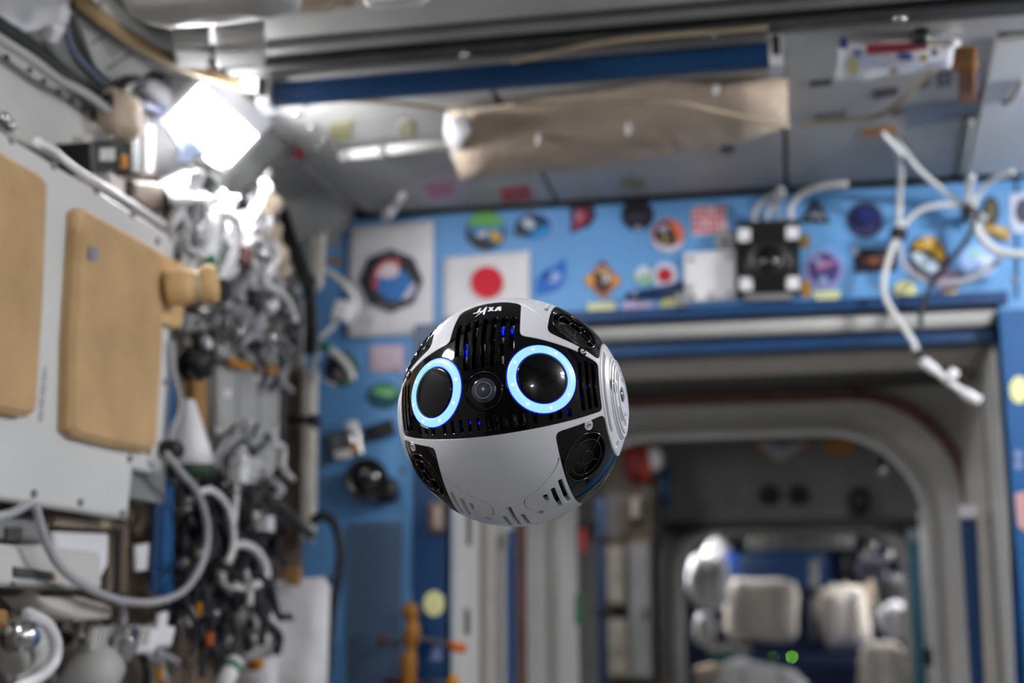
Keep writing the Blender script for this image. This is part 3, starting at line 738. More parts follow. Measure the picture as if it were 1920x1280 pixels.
patch('mission_patch', 'orange diamond patch standing on its point', 'patch', [('border', [(1130, 488), (1166, 526), (1131, 562), (1094, 526)], (188, 116, 60)), ('field', [(1130, 496), (1156, 526), (1131, 554), (1104, 526)], (64, 48, 44)), ('gold_corner', [(1096, 524), (1110, 512), (1116, 530), (1108, 538)], (228, 158, 44)), ('gold_corner', [(1164, 526), (1150, 512), (1146, 530), (1154, 538)], (230, 150, 60)), ('gold_peak', [(1118, 508), (1130, 500), (1142, 508), (1130, 518)], (196, 156, 110)), ('pale_figure', [(1136, 512), (1146, 518), (1142, 530), (1130, 530)], (206, 196, 196)), ('dark_peak', [(1122, 500), (1130, 490), (1138, 500)], (118, 32, 46))])
patch('mission_patch', 'small round white patch with green rim, left of the red dot patch', 'patch', [('border', ngon(1207, 517, 20, 6, 0), (118, 176, 104)), ('field', discpx(1206, 514, 15), (206, 214, 226)), ('green_mark', discpx(1208, 520, 9, 4, rot=-25), (96, 160, 100))])
patch('mission_patch', 'round white patch with a red dot left of the white panel', 'patch', [('border', discpx(1247, 517, 25), (196, 204, 222)), ('red_dot', discpx(1247, 516, 14), (176, 18, 40))])
patch('glow_sticker', 'pale yellow sticker peeking out under the orange diamond patch', 'sticker', [('film', [(1100, 566), (1112, 570), (1130, 566), (1156, 566), (1150, 584), (1136, 600), (1118, 598), (1104, 584)], (226, 228, 168))])
patch('printed_sticker', 'pale pink oblong sticker under the navy pocket torch', 'sticker', [('paper', rectpx(1168, 566, 1222, 594), (208, 192, 224)), ('print_line', rectpx(1172, 573, 1216, 577), (182, 150, 190)), ('print_line', rectpx(1172, 583, 1210, 587), (182, 150, 190))])
patch('glow_sticker', 'pale yellow round sticker half behind the tip of the navy torch', 'sticker', [('film', discpx(1257, 572, 20, 17), (224, 226, 160))])
t = thing('pocket_torch', 'navy blue pocket torch clipped slantwise to the wall', 'torch')
a, b = P(1174, 556, ('Y', 3.17)), P(1268, 538, ('Y', 3.17))
MB().cyl(a, b, .0095, 14).build('barrel', M['navy'], t, True); MB().cyl(b, b + (b - a) * .14, .013, 14).build('head', M['navy'], t, True)
MB().cyl(a + (b - a) * .12, a + (b - a) * .2, .0105, 14).build('grip_ring', M['dull_steel'], t, True)
q = P(1276, 560, ('Y', 3.18)); MB().box(tuple(q - Vector((.012, .01, .028))), tuple(q + Vector((.012, .016, .02)))).build('wall_clip', M['dull_grey'], t)
t = thing('wall_panel', 'square white cover plate with four corner screws on the blue wall', 'panel')
slab('plate', [(1283, 476), (1380, 470), (1381, 562), (1284, 568)], EF, .014, M['white_plastic'], t, 0, .003)
for x, y in ((1296, 486), (1366, 481), (1368, 552), (1298, 556), (1332, 554)): MB().lathe([(.006, 0), (.006, .003), (.004, .004)], P(x, y, ('Y', 3.184)), (0, -1, 0), 10).build('screw', M['dull_steel'], t, True)
t = thing('switch_box', 'small pale grey box above the white cover plate', 'box')
slab('body', [(1343, 438), (1376, 436), (1377, 468), (1344, 470)], EF, .022, M['cabin_grey'], t, 0, .003); slab('dark_slot', rectpx(1354, 448, 1364, 458), ('Y', 3.176), .002, M['near_black'], t)
# black wall unit (speaker-like camera) with white cables
t = thing('wall_camera', 'square black wall camera with four white corner pads and a round lens', 'camera')
slab('body', [(1382, 426), (1500, 420), (1500, 556), (1384, 560)], EF, .05, M['black_plastic'], t, 0, .008)
slab('mount', [(1396, 556), (1486, 553), (1486, 568), (1396, 570)], EF, .04, M['dull_grey'], t, 0, .003)
UF = ('Y', 3.148)
for x, y in ((1394, 440), (1485, 436), (1398, 532), (1486, 530)): slab('corner_pad', rectpx(x - 11, y - 11, x + 13, y + 13), UF, .006, M['white_plastic'], t, 0, .002)
p = P(1442, 490, UF); MB().lathe([(.055, -.002), (.055, .01), (.046, .016), (.04, .008), (.026, .008), (.024, .014), (.008, .016)], p, (0, -1, 0), 32).build('lens_barrel', M['black_plastic'], t, True)
MB().lathe([(.024, 0), (.02, .016), (.006, .02)], p, (0, -1, 0), 24).build('lens', M['lens_glass'], t, True)
for x, y in ((1410, 478), (1470, 478)): MB().lathe([(.008, 0), (.008, .004)], P(x, y, UF), (0, -1, 0), 12).build('indicator', M['dull_steel'], t, True)
for i, (x, y) in enumerate(((1414, 426), (1438, 424), (1464, 424), (1486, 424))): MB().cyl(P(x, y, ('Y', 3.17)), P(x, y - 12, ('Y', 3.17)), .008, 10).build('socket', M['dull_steel'], t)
for i, (lab, pts, m) in enumerate((
        ('white cable from the first socket of the black wall camera', [(1414, 414, 3.17), (1418, 392, 3.15), (1440, 370, 3.13), (1470, 356, 3.1)], 'white_cable'),
        ('white cable from the second socket of the black wall camera', [(1438, 414, 3.17), (1440, 396, 3.15), (1456, 376, 3.13), (1462, 352, 3.1)], 'white_cable'),
        ('white cable from the third socket of the black wall camera', [(1464, 414, 3.17), (1456, 398, 3.15), (1458, 380, 3.13), (1470, 366, 3.1)], 'grey_cable'),
        ('thick white cable arching right from the black wall camera under the ceiling', [(1486, 414, 3.17), (1482, 392, 3.15), (1500, 366, 3.13), (1540, 350, 3.1), (1588, 344, 3.08)], 'white_cable'))):
    tag(cable('cable', [P(x, y, ('Y', Y)) for x, y, Y in pts], .0075 if i == 3 else .0055, M[m]), lab, 'cable')
patch('mission_patch', 'black triangular patch right of the black wall camera', 'patch', [('field', [(1528, 372), (1540, 386), (1558, 418), (1500, 418), (1516, 388)], (24, 24, 30)), ('pale_line', [(1510, 408), (1524, 400), (1540, 400), (1548, 412), (1530, 408)], (140, 144, 158)), ('blue_spot', discpx(1528, 394, 6, 4), (70, 92, 130))])  # small blue oval in the patch colours
patch('mission_patch', 'dark navy round patch with grey rim on the upper right wall', 'patch', [('border', discpx(1622, 412, 35, 34), (78, 82, 110)), ('field', discpx(1622, 412, 31, 30), (18, 32, 86)), ('violet_arc', discpx(1622, 426, 22, 14, a0=180, a1=360), (62, 66, 110)), ('blue_core', discpx(1622, 404, 18, 12), (14, 36, 110))])
patch('mission_patch', 'round violet patch with wide pale rim beside the black wall camera', 'patch', [('border', discpx(1545, 505, 37, 37), (150, 152, 206)), ('field', discpx(1545, 504, 29, 29), (64, 52, 116)), ('pink_cross', [(1528, 498), (1552, 488), (1570, 490), (1552, 502), (1534, 508)], (176, 116, 160)), ('pale_foot', discpx(1544, 526, 9, 8), (150, 168, 214)), ('pale_wing', discpx(1534, 490, 9, 6, rot=20), (150, 160, 200))])
patch('mission_patch', 'dark oblong patch with small orange figures behind the hanging white cable', 'patch', [('field', [(1600, 466), (1680, 464), (1682, 508), (1602, 512)], (26, 22, 36)), ('orange_band', rectpx(1616, 482, 1664, 492), (104, 66, 56)), ('orange_figure', discpx(1636, 490, 7, 7), (190, 100, 56)), ('pale_corner', discpx(1604, 472, 6, 7), (170, 176, 190))])
patch('mission_patch', 'round patch with gold top and pale lower half inside the cable loop', 'patch', [('border', discpx(1740, 482, 36, 40, rot=-30), (58, 44, 66)), ('gold_top', [(1716, 456), (1732, 444), (1752, 444), (1766, 462), (1772, 486), (1760, 488), (1736, 472), (1714, 468)], (214, 166, 44)), ('dark_band', [(1712, 466), (1740, 468), (1768, 492), (1762, 498), (1738, 480), (1712, 474)], (50, 44, 30)), ('pale_half', [(1706, 476), (1724, 474), (1748, 488), (1762, 502), (1748, 514), (1726, 504)], (196, 214, 232)), ('gold_spot', discpx(1740, 456, 9, 10), (236, 200, 120))])  # paler gold oval within the gold top
patch('mission_patch', 'pale iridescent round patch low inside the cable loop', 'patch', [('border', discpx(1836, 490, 36, 32), (160, 190, 238)), ('mint_spot', discpx(1830, 476, 16, 9, rot=30), (150, 214, 214)), ('white_spot', discpx(1848, 488, 18, 10, rot=20), (206, 220, 246))])  # mint and white ovals give the patch its colours
patch('mission_patch', 'striped half-round patch under the cable loop on the right', 'patch', [('field', [(1756, 508), (1776, 504), (1804, 510), (1800, 534), (1792, 556), (1770, 556), (1758, 534)], (150, 124, 156)), ('dark_stripe', rectpx(1768, 512, 1804, 519), (84, 74, 100)), ('pink_stripe', rectpx(1760, 528, 1798, 540), (196, 162, 186)), ('cream_foot', [(1764, 544), (1796, 544), (1790, 556), (1770, 556)], (222, 200, 156))])
patch('mission_patch', 'small dark oval patch behind the cable bundle clamp', 'patch', [('border', discpx(1858, 396, 17, 28), (54, 52, 44)), ('olive_core', discpx(1858, 394, 9, 18), (104, 98, 76))])
patch('mission_patch', 'gold winged patch under the cable bundle clamp', 'patch', [('field', [(1842, 418), (1862, 420), (1892, 428), (1894, 452), (1870, 450), (1850, 438)], (186, 150, 80)), ('dark_line', [(1852, 432), (1872, 440), (1888, 450), (1884, 454), (1866, 446)], (70, 60, 40)), ('pale_wing', [(1862, 426), (1880, 432), (1878, 440), (1864, 434)], (226, 196, 130))])
patch('mission_patch', 'white patch with dark round centre at the right picture edge', 'patch', [('field', [(1893, 364), (1935, 360), (1935, 432), (1905, 438), (1894, 420)], (206, 214, 236)), ('dark_centre', discpx(1920, 396, 17, 24), (74, 70, 92))])
patch('glow_sticker', 'pale yellow round sticker in the fork of the hanging white cables', 'sticker', [('film', discpx(1697, 547, 21, 22), (230, 234, 170))])
patch('glow_sticker', 'pale yellow sticker under the violet patch', 'sticker', [('film', [(1522, 546), (1576, 544), (1574, 562), (1556, 578), (1536, 574)], (226, 230, 172))])
patch('wall_tape', 'upper amber tape strip on the right flank of the black wall camera', 'tape', [('film', rectpx(1502, 440, 1518, 464), (150, 116, 20))])
patch('wall_tape', 'lower amber tape strip on the right flank of the black wall camera', 'tape', [('film', rectpx(1504, 526, 1520, 556), (196, 138, 20))])
patch('glow_sticker', 'pale yellow round sticker on the deep blue post left of the hatch way', 'sticker', [('film', discpx(814, 1131, 20, 24), (226, 226, 164))], ('Y', 3.184))
patch('glow_sticker', 'pale yellow round sticker on the blue post at the right picture edge', 'sticker', [('film', discpx(1911, 731, 18, 26), (232, 232, 172))], ('Y', 3.178))
t = thing('marker_label', 'small grey label of two stacked circles on the right blue post', 'label')
for y in (852, 872): slab('circle', discpx(1910, y, 8, 9), ('Y', 3.178), .001, K(120, 140, 184), t)
t = thing('marker_label', 'pale letter-like label low on the deep blue post left of the hatch way', 'label')
slab('shape', [(802, 1240), (812, 1214), (828, 1210), (832, 1238)], ('Y', 3.184), .001, K(96, 116, 170), t)
slab('stroke', [(810, 1236), (816, 1222), (822, 1222), (826, 1236), (820, 1236), (818, 1228), (815, 1236)], ('Y', 3.184), .001, K(140, 152, 190), t, .001)
tag(slab('marker_label', [(1903, 925), (1925, 920), (1925, 1000), (1908, 985)], ('Y', 3.178), .001, K(196, 150, 150)), 'faded pink label low on the right blue post', 'label')
# lower left stickers and devices
patch('mission_patch', 'dark oval patch with green right rim behind the adapter cable', 'patch', [('border', discpx(641, 692, 31, 33), (44, 52, 40)), ('green_rim', discpx(648, 692, 24, 30), (74, 130, 96)), ('dark_field', discpx(636, 688, 22, 26), (34, 24, 26)), ('pale_spot', discpx(636, 702, 8, 10), (132, 122, 124))])  # pale oval set on the dark field
patch('printed_sticker', 'white sticker with pink edge left of the robot', 'sticker', [('paper', rectpx(694, 648, 757, 696), (222, 170, 190)), ('print', rectpx(698, 652, 753, 692), (214, 204, 214)), ('print_line', rectpx(702, 660, 748, 664), (206, 180, 196)), ('print_line', rectpx(702, 672, 748, 676), (206, 180, 196)), ('print_line', rectpx(702, 683, 740, 687), (206, 180, 196))])
patch('mission_patch', 'oval green and teal patch close to the left rim of the robot', 'patch', [('border', discpx(720, 742, 31, 25), (48, 70, 60)), ('teal_field', discpx(720, 743, 28, 21), (18, 84, 100)), ('green_top', discpx(722, 738, 26, 15, a0=0, a1=180), (92, 176, 110)), ('light_band', discpx(724, 738, 18, 5, rot=8), (130, 200, 130))])
t = thing('hook_pad', 'black oblong pad stuck askew on the blue wall above the round black lens', 'pad')
slab('pad', [(684, 804), (736, 786), (744, 812), (694, 830)], EF, .018, M['black_plastic'], t, 0, .004); slab('cover', [(692, 806), (732, 793), (737, 809), (698, 822)], ('Y', 3.18), .004, M['near_black'], t)
t = thing('control_box', 'small silver control box with yellow tag on the blue wall', 'box')
slab('body', [(618, 816), (680, 808), (686, 852), (622, 864)], EF, .03, M['dull_steel'], t, 0, .005)
slab('cover', [(626, 820), (662, 816), (664, 830), (628, 834)], ('Y', 3.168), .006, M['steel'], t, 0, .002); slab('cover', [(628, 846), (658, 842), (660, 858), (630, 862)], ('Y', 3.168), .006, M['white_plastic'], t, 0, .002)
slab('tag', [(656, 834), (672, 832), (674, 846), (658, 848)], ('Y', 3.168), .003, M['amber'], t); MB().blob(P(660, 800, ('Y', 3.17)), (.03, .03, .03), e=.6).build('knob', M['white_plastic'], t, True)
t = thing('swivel_lens', 'round black swivel lens on the lower left blue wall', 'camera')  # round camera-like unit, gives no light
p = P(690, 898, EF); ax = Vector((.25, -1, -.12)).normalized()
MB().lathe([(.03, 0), (.03, .02), (.044, .03), (.05, .045), (.05, .075), (.046, .08), (.04, .07), (.012, .066)], p, ax, 32).build('housing', M['black_plastic'], t, True)
MB().lathe([(.036, .064), (.03, .074), (.008, .078)], p, ax, 24).build('lens', M['lens_glass'], t, True)
q = P(726, 920, ('Y', 3.17)); MB().blob(q, (.05, .05, .06), e=.6).build('side_knob', M['black_plastic'], t, True); MB().cyl(p + ax * .04, q, .02, 12).build('arm', M['black_plastic'], t)
t = thing('air_grille', 'tall grey-blue perforated air grille low on the end wall', 'grille')
slab('frame', [(655, 980), (755, 976), (752, 1420), (648, 1420)], EF, .004, M['mesh_grey'], t)
g = MB()
for r in range(46):
    for c in range(12):
        q = P(661 + c * 8 - r * .09, 986 + r * 6.6, ('Y', 3.194)); g.box(tuple(q - Vector((.0032, .0006, .0025))), tuple(q + Vector((.0032, .0006, .0025))))
o = g.build('perforation', K(58, 78, 106), t); o['kind'] = 'stuff'
t = thing('door_latch', 'worn pinkish metal latch plate on the deep blue post', 'latch')
slab('plate', [(806, 940), (834, 938), (836, 990), (826, 1002), (812, 1000), (804, 986)], ('Y', 3.184), .014, M['brown_metal'], t, 0, .004); slab('grip', rectpx(814, 950, 826, 990), ('Y', 3.17), .008, K(170, 150, 140), t, 0, .002)
t = thing('ratchet_handle', 'golden brown upright clamp handle with a dark crossbar on the left of the hatch way', 'clamp')
HPm = ('Y', 3.12)
MB().tube(spline([P(772, 1130, HPm), P(770, 1150, HPm), P(774, 1176, HPm), P(770, 1210, HPm), P(766, 1250, HPm), P(766, 1320, HPm)], 6), [.012 + .008 * abs(math.sin(i * .33)) for i in range(31)], 12).build('grip', K(142, 92, 14), t, True)
MB().tube(spline([P(716, 1200, HPm), P(748, 1202, HPm), P(790, 1198, HPm), P(842, 1208, HPm)], 5), .007, 10).build('crossbar', M['dark_grey'], t, True)
MB().cyl(P(712, 1198, HPm), P(722, 1200, HPm), .014, 12).build('end_knob', K(92, 30, 36), t, True); MB().cyl(P(844, 1210, HPm), P(872, 1216, HPm), .011, 12).build('end_knob', M['orange'], t, True)
o = slab('tape_scrap', rectpx(768, 1112, 784, 1128), EF, .001, K(176, 190, 230)); tag(o, 'small pale tape scrap above the golden clamp handle', 'tape')
t = thing('ratchet_handle', 'lower golden clamp with a dark knob at the bottom picture edge', 'clamp')
MB().cyl(P(722, 1276, HPm), P(790, 1282, HPm), .008, 10).build('crossbar', K(92, 30, 36), t, True); MB().blob(P(850, 1276, HPm), (.022, .022, .03), e=.8).build('end_knob', M['amber'], t, True); MB().cyl(P(790, 1282, HPm), P(846, 1277, HPm), .006, 8).build('rod', M['dark_grey'], t, True)

# hanging cables on the right half of the end wall
def pc(name, label, cat, pts, r, m, group=None): return tag(cable(name, [P(x, y, ('Y', Y)) for x, y, Y in pts], r, M[m]), label, cat, group)
pc('cable', 'white cable hanging from the ceiling down across the hatch way corner', 'cable', [(1672, 262, 2.9), (1688, 310, 3.0), (1687, 370, 3.1), (1684, 430, 3.13), (1668, 480, 3.13), (1657, 528, 3.13), (1664, 566, 3.13), (1690, 606, 3.12), (1712, 640, 3.11), (1722, 668, 3.1)], .0065, 'white_cable')
pc('cable', 'white cable from the ceiling running right into the clamped bundle', 'cable', [(1680, 258, 2.88), (1716, 310, 3.0), (1760, 350, 3.1), (1806, 384, 3.14), (1850, 410, 3.14)], .006, 'white_cable')
pc('cable', 'white cable looping between the two black clamps', 'cable', [(1684, 440, 3.14), (1700, 414, 3.14), (1730, 392, 3.14), (1770, 384, 3.14), (1812, 386, 3.14)], .006, 'white_cable')
pc('cable', 'pale cable sagging as the lower loop over the patches', 'cable', [(1684, 440, 3.14), (1688, 478, 3.14), (1710, 512, 3.14), (1750, 530, 3.14), (1800, 528, 3.14), (1850, 506, 3.14), (1880, 480, 3.14)], .0065, 'grey_cable')
pc('cable', 'thick white cable sweeping from the right clamp out of the picture', 'cable', [(1826, 400, 3.13), (1836, 436, 3.12), (1860, 464, 3.11), (1890, 474, 3.1), (1940, 478, 3.08)], .009, 'white_cable')
pc('cable', 'second white cable dropping from the ceiling to the right clamp', 'cable', [(1822, 330, 3.05), (1816, 360, 3.1), (1818, 388, 3.13), (1822, 402, 3.13)], .0085, 'white_cable')
pc('cable', 'slim white cable beside the right clamp bending to the upper right', 'cable', [(1824, 392, 3.12), (1838, 360, 3.1), (1866, 334, 3.06), (1900, 322, 3.03)], .006, 'white_cable')
pc('cable', 'thin black cable crossing the lower loop and dropping to the header', 'cable', [(1836, 400, 3.12), (1812, 450, 3.12), (1776, 496, 3.12), (1744, 540, 3.12), (1728, 580, 3.12), (1726, 612, 3.12)], .006, 'near_black')
for lab, x, y in (('left black clamp holding white cables on the blue wall', 1685, 438), ('right black clamp holding the white cable bundle', 1818, 396)):
    t = thing('cable_clamp', lab, 'clamp'); q = P(x, y, ('Y', 3.13))
    MB().lathe([(.016, -.012), (.019, -.008), (.019, .008), (.016, .012)], q, (.1, 0, 1), 16).build('band', M['black_plastic'], t, True); MB().box(tuple(q + Vector((-.008, 0, -.008))), tuple(q + Vector((.008, .066, .008)))).build('foot', M['black_plastic'], t)
t = thing('cable_plug', 'white angled cable with plug sleeves hanging in the hatch way corner', 'cable')
HC3 = [(1722, 668, 3.1), (1740, 684, 3.1), (1768, 706, 3.1), (1800, 730, 3.1), (1836, 752, 3.1)]
cable('sheath', [P(x, y, ('Y', Y)) for x, y, Y in HC3], .008, M['white_cable'], t)
for a, b in (((1730, 676), (1756, 696)), ((1806, 734), (1838, 753)), ((1778, 712), (1792, 694))): MB().cyl(P(*a, ('Y', 3.1)), P(*b, ('Y', 3.1)), .0115, 12).build('plug_sleeve', M['white_plastic'], t, True)
MB().lathe([(.012, -.01), (.014, 0), (.012, .01)], P(1726, 664, ('Y', 3.1)), (.4, 0, -.6), 14).build('clamp', M['black_plastic'], t, True)
# adapter cable left of the banner
t = thing('power_adapter', 'white plug adapter hanging on its curved white cable left of the banner', 'adapter')
cable('cord', [P(x, y, ('Y', 3.1)) for x, y in ((584, 502), (606, 506), (634, 522), (658, 548), (668, 575), (656, 598))], .0085, M['white_cable'], t)
MB().prism([P(x, y, ('Y', 3.1)) for x, y in ((632, 562), (664, 568), (655, 606), (620, 600))], (0, -1, 0), .03, -.015, .005).build('body', M['white_plastic'], t)
cable('cord', [P(x, y, ('Y', 3.1)) for x, y in ((630, 604), (618, 616), (600, 634))], .007, M['white_cable'], t)
t = thing('cable', 'white cable with a green sleeve curling over the dark oval patch', 'cable')
cable('sheath', [P(x, y, ('Y', 3.12)) for x, y in ((596, 644), (616, 654), (640, 672), (656, 694), (660, 712))], .0095, M['white_cable'], t)
cable('green_sleeve', [P(x, y, ('Y', 3.118)) for x, y in ((602, 646), (610, 650), (620, 656))], .0108, M['green_tape'], t)
pc('cable', 'thin white wire from the post to the dark oval patch', 'cable', [(586, 700, 3.14), (606, 712, 3.15), (630, 722, 3.16)], .0035, 'white_cable')
pc('cable', 'thick black cable arching over the blue wall beside the white sack', 'cable', [(584, 978, 3.0), (606, 966, 3.0), (628, 984, 3.0), (638, 1030, 3.0), (634, 1080, 3.0), (624, 1140, 3.0), (618, 1200, 3.0), (610, 1290, 3.0)], .0105, 'dark_cable')
t = thing('hook_clip', 'white plastic clip hooked at the top edge of the blue wall above the banner', 'clip')
MB().cyl(P(722, 408, ('Y', 3.15)), P(738, 386, ('Y', 3.1)), .014, 12).build('jaw', M['white_plastic'], t, True); MB().cyl(P(738, 386, ('Y', 3.1)), P(756, 364, ('Y', 3.02)), .009, 12).build('stem', M['white_plastic'], t, True)
for lab, x0, y0, x1, y1, c in (('dark small bracket left above the banner', 660, 398, 680, 414, 'navy'), ('second dark bracket above the banner', 684, 398, 700, 412, 'near_black')):
    tag(slab('bracket', rectpx(x0, y0, x1, y1), EF, .03, M[c], None, 0, .003), lab, 'bracket')
tag(slab('wall_tape', rectpx(614, 484, 640, 494), EF, .001, M['amber']), 'small amber tape strip left of the banner', 'tape')
tag(slab('wall_tape', rectpx(618, 440, 638, 468), EF, .001, K(150, 160, 190)), 'faded grey label left of the banner corner', 'label')

# ------------------------------------------------------------------ ceiling
CEI = ('Z', .98)
t = thing('ceiling_handrail', 'long blue handrail under the ceiling', 'handrail')
RZ = CZ + .94; a, b = Vector((-.885, 2.295, RZ)), Vector((-.008, 2.295, RZ))
MB().prism([a + Vector((0, y, z)) for y, z in ((-.017, -.012), (-.008, -.022), (.008, -.022), (.017, -.012), (.017, .012), (.008, .02), (-.008, .02), (-.017, .012))], (1, 0, 0), b.x - a.x).build('bar', M['rail_blue'], t)
for x in (-.9, .002):
    MB().box((x - .012, 2.27, RZ - .03), (x + .012, 2.32, CZ + .966)).build('end_bracket', M['white_plastic'], t); MB().box((x - .006, 2.262, RZ - .012), (x + .006, 2.27, RZ + .02)).build('latch', M['near_black'], t)
# strap along the rail
cpts = [P(x, y, ('Z', .952)) for x, y in ((962, 116), (1040, 98), (1130, 80), (1240, 68), (1340, 60), (1440, 52))]
tag(cable('strap', cpts, .0045, M['strap_tan']), 'beige strap lying along the top of the blue handrail', 'strap')
# cloth sling
def sling():
    t = thing('cloth_sling', 'long beige cloth sling with an open white end under the ceiling', 'cloth')
    top = [(838, 216), (900, 205), (1010, 188), (1120, 172), (1240, 160), (1360, 156), (1476, 150)]; bot = [(876, 330), (930, 326), (1040, 322), (1160, 308), (1290, 284), (1400, 262), (1478, 236)]
    v = []; f = []; n = 12
    for i in range(len(top) - 1 + 1):
        A, B = P(*top[i], ('Z', .965)), P(*bot[i], ('Z', .965))
        for j in range(n + 1):
            b = j / n; p = A.lerp(B, b); sag = .05 * math.sin(math.pi * b) * (1 - .08 * i) + .012 * pnoise(p * 7); p.z -= sag; v.append(p)
    m = n + 1; L = len(top)
    k = len(v); v += [Vector((q.x, q.y, q.z + .004)) for q in v]
    for i in range(L - 1):
        for j in range(n): a = i * m + j; f += [(a, a + 1, a + m + 1, a + m), (k + a, k + a + m, k + a + m + 1, k + a + 1)]
    for i in range(L - 1): f += [(i * m, i * m + m, k + i * m + m, k + i * m), (i * m + n, k + i * m + n, k + i * m + m + n, i * m + m + n)]
    for j in range(n): f += [(j, k + j, k + j + 1, j + 1), ((L - 1) * m + j, (L - 1) * m + j + 1, k + (L - 1) * m + j + 1, k + (L - 1) * m + j)]
    mesh_obj('cloth', v, f, M['beige_cloth'], t, True)
    e = MB(); A = [P(x, y, ('Z', .952)) for x, y in ((836, 214), (832, 250), (846, 296), (878, 332))]; B = [P(x, y, ('Z', .93)) for x, y in ((872, 214), (884, 244), (868, 272), (858, 300))]
    S_ = [a.lerp(b, .5) + Vector((0, 0, -.012)) for a, b in zip(A, B)]
    e.add(A + S_ + B + [q + Vector((0, 0, .004)) for q in A + S_ + B], [(i + r * 4, i + 1 + r * 4, i + 5 + r * 4, i + 4 + r * 4) for i in range(3) for r in (0, 1)] + [(12 + i + r * 4, 16 + i + r * 4, 17 + i + r * 4, 13 + i + r * 4) for i in range(3) for r in (0, 1)])
    e.build('open_end', M['white_cloth'], t, True)
    for x, y in ((1342, 176), (1178, 250), (1010, 268)): MB().cyl(P(x, y, ('Z', .925)), P(x + 1, y - 18, ('Z', .935)), .005, 8).build('cord_lock', M['cabin_white'], t)
sling()
tag(cable('rope', [P(x, y, ('Z', .965)) for x, y in ((612, 186), (700, 190), (770, 196), (840, 208))], .0045, M['strap_tan']), 'tan rope running from the blue handrail to the sling', 'rope')
tag(cable('rope', [P(x, y, ('Z', .90)) for x, y in ((960, 196), (1090, 192), (1220, 190), (1290, 196), (1360, 212), (1480, 238))], .004, M['strap_tan']), 'tan rope lying across the beige sling', 'rope')
t = thing('ceiling_pipe', 'slim grey pipe under the ceiling left of the sling', 'pipe')
MB().cyl(P(640, 292, ('Z', .955)), P(842, 268, ('Z', .955)), .0115, 14).build('tube', M['cabin_white'], t, True)
for x, y in ((650, 291), (722, 283)): MB().cyl(P(x - 7, y + 1, ('Z', .955)), P(x + 7, y - 1, ('Z', .955)), .015, 14).build('collar', M['dull_grey'], t, True)
for lab, pts, c in (('red and white sticker on the ceiling edge above the flag', [(936, 352), (992, 346), (1000, 372), (944, 380)], (176, 70, 66)), ('pale round sticker with pink print on the ceiling', discpx(828, 352, 52, 30, rot=-8), (186, 176, 186)), ('olive mark on the ceiling panel left of the pipe', [(620, 232), (662, 226), (654, 262), (618, 262)], (150, 146, 108)), ('small olive mark right of the pipe collar', discpx(762, 240, 14, 16), (160, 156, 126)), ('brownish round mark on the ceiling above the dark patches', discpx(1188, 342, 26, 12), (146, 138, 112)),
        ('dark oblong slot label on the right ceiling panel', [(1518, 152), (1560, 148), (1560, 158), (1518, 162)], (44, 44, 46)), ('dark spot fitting on the ceiling panel right of the sling', discpx(1364, 278, 14, 10), (70, 70, 72)), ('grey-blue oblong plate on the right ceiling', [(1694, 196), (1842, 182), (1846, 214), (1702, 240)], (120, 128, 142)),
        ('yellow tape beside the grey-blue ceiling plate', [(1843, 172), (1856, 172), (1850, 226), (1828, 228), (1838, 216)], (190, 156, 60)), ('small orange tape strip on the right ceiling', [(1614, 244), (1682, 234), (1682, 246), (1616, 256)], (196, 122, 30))):
    tag(slab('ceiling_sticker', pts, CEI, .0015, K(*c)), lab, 'sticker')
t = tag(slab('printed_sticker', [(796, 344), (848, 338), (854, 362), (806, 370)], CEI, .001, K(196, 130, 144), None, .0016), 'pink print patch in the middle of the pale ceiling sticker', 'sticker')
for i, (x, y) in enumerate(((500, 222), (533, 250), (561, 286), (558, 212), (585, 238), (610, 262), (628, 270), (598, 278), (572, 194), (480, 196), (615, 302), (574, 302))):
    p = P(x, y, CEI); MB().blob(p, (.018, .018, .014), e=1, seg=(12, 8)).build('ceiling_bolt', M['steel'], ce, True)
slab('red_mark', [(552, 280), (570, 284), (566, 296), (550, 292)], ('Z', .972), .002, M['red_print'], ce)
for pts, m in (([(1474, 72), (1572, 66), (1572, 78), (1474, 85)], 'near_black'), ([(1742, 58), (1800, 54), (1800, 64), (1742, 69)], 'near_black'), ([(1868, 44), (1960, 36), (1960, 52), (1868, 60)], 'near_black'), ([(1480, 46), (1960, 14), (1960, 30), (1480, 66)], 'beige_metal')):
    slab('edge_strip', pts, CEI, .006, M[m], ce)
# plastic bag with printed label
t = thing('plastic_bag', 'clear plastic bag with a red printed label taped to the right ceiling', 'bag')
pl = ('Z', .955)
def sheet(name, pts, pl, m, parent, amp=.012, n=10, th=.003, seed=0):
    q = [P(*c, pl) for c in pts]; nn = normal(pl); v = []; f = []
    for s_ in (1, 0):
        for j in range(n + 1):
            for i in range(n + 1):
                a, b = i / n, j / n; p = q[0] * (1 - a) * (1 - b) + q[1] * a * (1 - b) + q[2] * a * b + q[3] * (1 - a) * b
                v.append(p + nn * (amp * (pnoise(p * 16 + Vector((seed, 0, 0))) + .5) + (th if s_ else 0)))
    k = (n + 1) ** 2; r = n + 1
    for j in range(n):
        for i in range(n): a = j * r + i; f += [(a, a + r, a + r + 1, a + 1), (k + a, k + a + 1, k + a + r + 1, k + a + r)]
    bd = [i for i in range(n)] + [j * r + n for j in range(n)] + [n * r + i for i in range(n, 0, -1)] + [j * r for j in range(n, 0, -1)]
    for i in range(len(bd)): a, b = bd[i], bd[(i + 1) % len(bd)]; f.append((a, b, k + b, k + a))
    return mesh_obj(name, v, f, m, parent, True)
sheet('film', [(1574, 76), (1800, 66), (1792, 120), (1566, 146)], pl, M['clear_film'], t)
pl2 = ('Z', .938)
